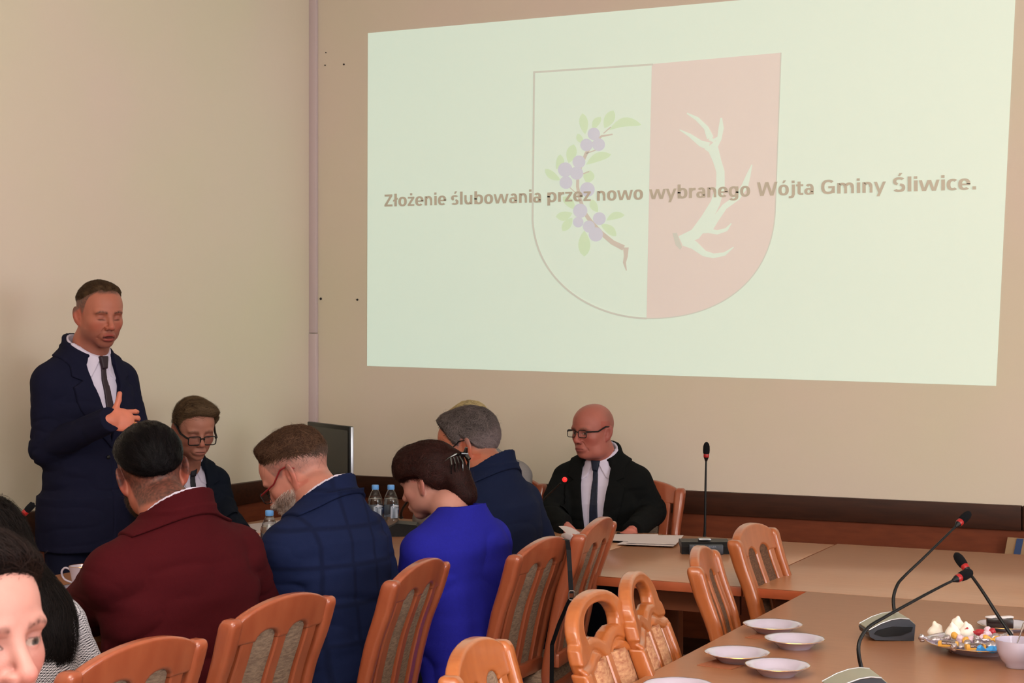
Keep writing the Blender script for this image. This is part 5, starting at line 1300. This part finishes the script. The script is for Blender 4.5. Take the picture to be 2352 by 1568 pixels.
# her claw clip
def clip(inf, T):
    tf = lambda q: (E1(q)*inf['hs'])@inf['Rh'].T+inf['hc']
    mb = MB()
    for s in (-1, 1):
        mb.tube([tf((s*.010,-.152,.060)), tf((s*.034,-.150,.068)), tf((s*.050,-.128,.062)), tf((s*.058,-.100,.050))], [.006,.0055,.004,.003], 8, .7)
        for k in range(4):
            mb.tube([tf((s*(.020+.010*k),-.152+.006*k,.062-.001*k)), tf((s*(.024+.011*k),-.160+.008*k,.036)), tf((s*(.022+.010*k),-.152+.010*k,.006))], [.0036,.0032,.0018], 8)
    mb.tube([tf((-.018,-.158,.066)), tf((0,-.170,.060)), tf((.018,-.158,.066))], .007, 10)
    mb.tube([tf((0,-.166,.064)), tf((-.004,-.178,.082))], [.008,.005], 10).tube([tf((0,-.166,.058)), tf((-.004,-.180,.040))], [.008,.005], 10)
    obj('claw_clip', mb.mesh(), mat('glossy_black_clip', (14,13,15), .15, .7, coat=.5), T)
clip(infW, pW)
# --- grey-haired man, dark blue
at = W(1168, 0, 5.52); ph = -124; Pp, R = mkP(at, ph)
person('grey-haired person with glasses in dark blue jacket beside the head table', at, ph, D_(
  pelvis_z=.497, ts=1.04, w=1.12, lean=11, bend=.45, head_at=W(1080, 1025, 5.66), head_phi=-104, pitch=18, hs=1.08, skin=(204,124,96), neck_r=.070, vox=.0024, jowl=1,
  crop=(120,108,106), crop_line='std', crop_s=.7, crop_fade=1, stubble=.2,
  armL=(Pp(W(1090,1350,5.55)), Pp(W(1060,1290,5.9)), D_(back=(0,0,1))), armR=(Pp(W(1265,1310,5.85)), Pp(W(1200,1245,6.15)), D_(back=(0,0,1))), sleeve=(.076,.064,.05),
  jmat=cloth('dark_blue_wool', (22,30,58)), seed=10, shirt_lo=.4, fold_amp=.005, fold_f=6, collar_h=.02,
  hair=D_(line='std', th=(.011,.007,.008), soft=.03, col=colfn((44,38,36), (112,100,98), (116,102,102), (.0,.06)), comb=lambda p: (p-E1([0,-.04,.12]))*E1([1,1,.7])+E1([0,.05,0]), len=.026, n=9000, sw=.0012, rnd=.22, grow=.0005, fly=100),
  glasses=D_(mat=M['black'], slide=.4, r=.0013)))
# --- houndstooth jacket, long black hair
at = W(25, 0, 3.42); ph = -122; Pp, R = mkP(at, ph)
MHt = mat('houndstooth', (206,200,204), .9, .2)
def hound(m):
    nt = m.node_tree; N = nt.nodes; L = nt.links; b = N['Principled BSDF']; tc = N.new('ShaderNodeTexCoord'); mp = N.new('ShaderNodeMapping'); mp.inputs['Rotation'].default_value = (.1,.15,.5)
    L.new(tc.outputs['Object'], mp.inputs[0]); ck = N.new('ShaderNodeTexChecker'); ck.inputs['Scale'].default_value = 330; L.new(mp.outputs[0], ck.inputs['Vector'])
    ck.inputs[1].default_value = (*lin((208,202,208)), 1); ck.inputs[2].default_value = (*lin((26,24,34)), 1)
    L.new(ck.outputs[0], b.inputs['Base Color'])
hound(MHt)
person('person with long wavy black hair and black-and-white houndstooth jacket', at, ph, D_(
  pelvis_z=.455, ts=.98, w=.92, lean=6, bend=.35, head_at=W(-56, 1286, 3.56), head_phi=-140, pitch=10, hs=1.0, skin=(214,160,140), vox=.003, jvox=.006,
  armL=(Pp(W(-60,1600,3.4)), Pp(W(-100,1480,3.8)), D_(back=(0,0,1))), armR=(Pp(W(205,1590,3.62)), Pp(W(60,1470,3.9)), D_(back=(0,0,1))),
  jmat=MHt, shirt=False, collar=False, seed=11, collar_h=-.01, fold_amp=.003,
  hair=D_(line=([-.12,-.06,-.02,.02,.05,.08,.1], [-.10,-.08,-.04,.0,.06,.09,.12]), th=(.030,.034,.02), soft=.03, vox=.0042, amp=.005,
    lo=(-.2,-.24,-.40), col=colfn((6,5,5), (30,24,23)), comb=lambda p: E1([0,-.18,-1])+np.stack([.35*np.sin(p[:,2]*75+p[:,0]*30), .3*np.cos(p[:,2]*75+p[:,0]*55), 0*p[:,0]], -1), len=.15, seg=9, n=16000, sw=.0013, rnd=.22, grow=.0012, fly=900,
    bumps=[((.0,-.095,-.06),(.110,.080,.120),.03),((.03,-.155,-.17),(.120,.075,.130),.03),((-.06,-.14,-.19),(.085,.065,.130),.03),((.09,-.11,-.19),(.070,.070,.140),.03)])))
# --- foreground man at the left edge
at = W(-190, 0, 2.02); ph = 40; Pp, R = mkP(at, ph)
person('person cropped by the left edge nearest the camera, dark quiff, pale face', at, ph, D_(
  pelvis_z=.475, lean=3, head_at=W(-86, 1472, 1.86), head_phi=58, pitch=-2, hs=1.0, tone=.52, skin=(228,164,152), lip=(178,104,100), brow=(84,54,48), brow_s=.6, brow_w=.0045, eyes='open', gaze=-.003, fold=.0006, stubble=.15, vox=.0017, fw=.98,
  armR=(Pp(W(-500,1900,2.0)), Pp(W(-380,1750,1.8))), armL=(Pp(W(120,2050,2.2)), Pp(W(80,1900,1.95))),
  jmat=cloth('charcoal_jacket', (40,40,46)), vee=1, seed=12, jvox=.010, svox=.008,
  hair=D_(line=([-.11,-.075,-.045,-.02,.0,.018,.035,.05,.07,.085,.10], [-.062,-.055,-.035,.0,.024,.01,.02,.045,.060,.072,.09]), th=(.010,.006,.006), soft=.03, vol=.004, col=colfn((9,6,6), (34,24,22)), comb=lambda p: E1([.3,-.6,.5])+0*p, len=.05, n=9000, sw=.0010, rnd=.3, grow=.0010, fly=300)))
# ------------------------------------------------------------ groups of repeats
GR = {'chair': 'beech dining chairs round the conference tables', 'table': 'beech-topped conference tables', 'microphone': 'desk microphones on the tables',
      'bottle': 'water bottles on the left tables', 'napkin': 'brown paper napkins under the empty plates', 'sweet': 'sweets heaped on the large plate',
      'paper': 'papers lying on the tables', 'person': 'people at the meeting'}
for o in list(C.objects):
    c = o.get('category')
    if c in GR: o['group'] = GR[c]
    if o.name.startswith('dessert_plate'): o['group'] = 'empty dessert plates on the right table'
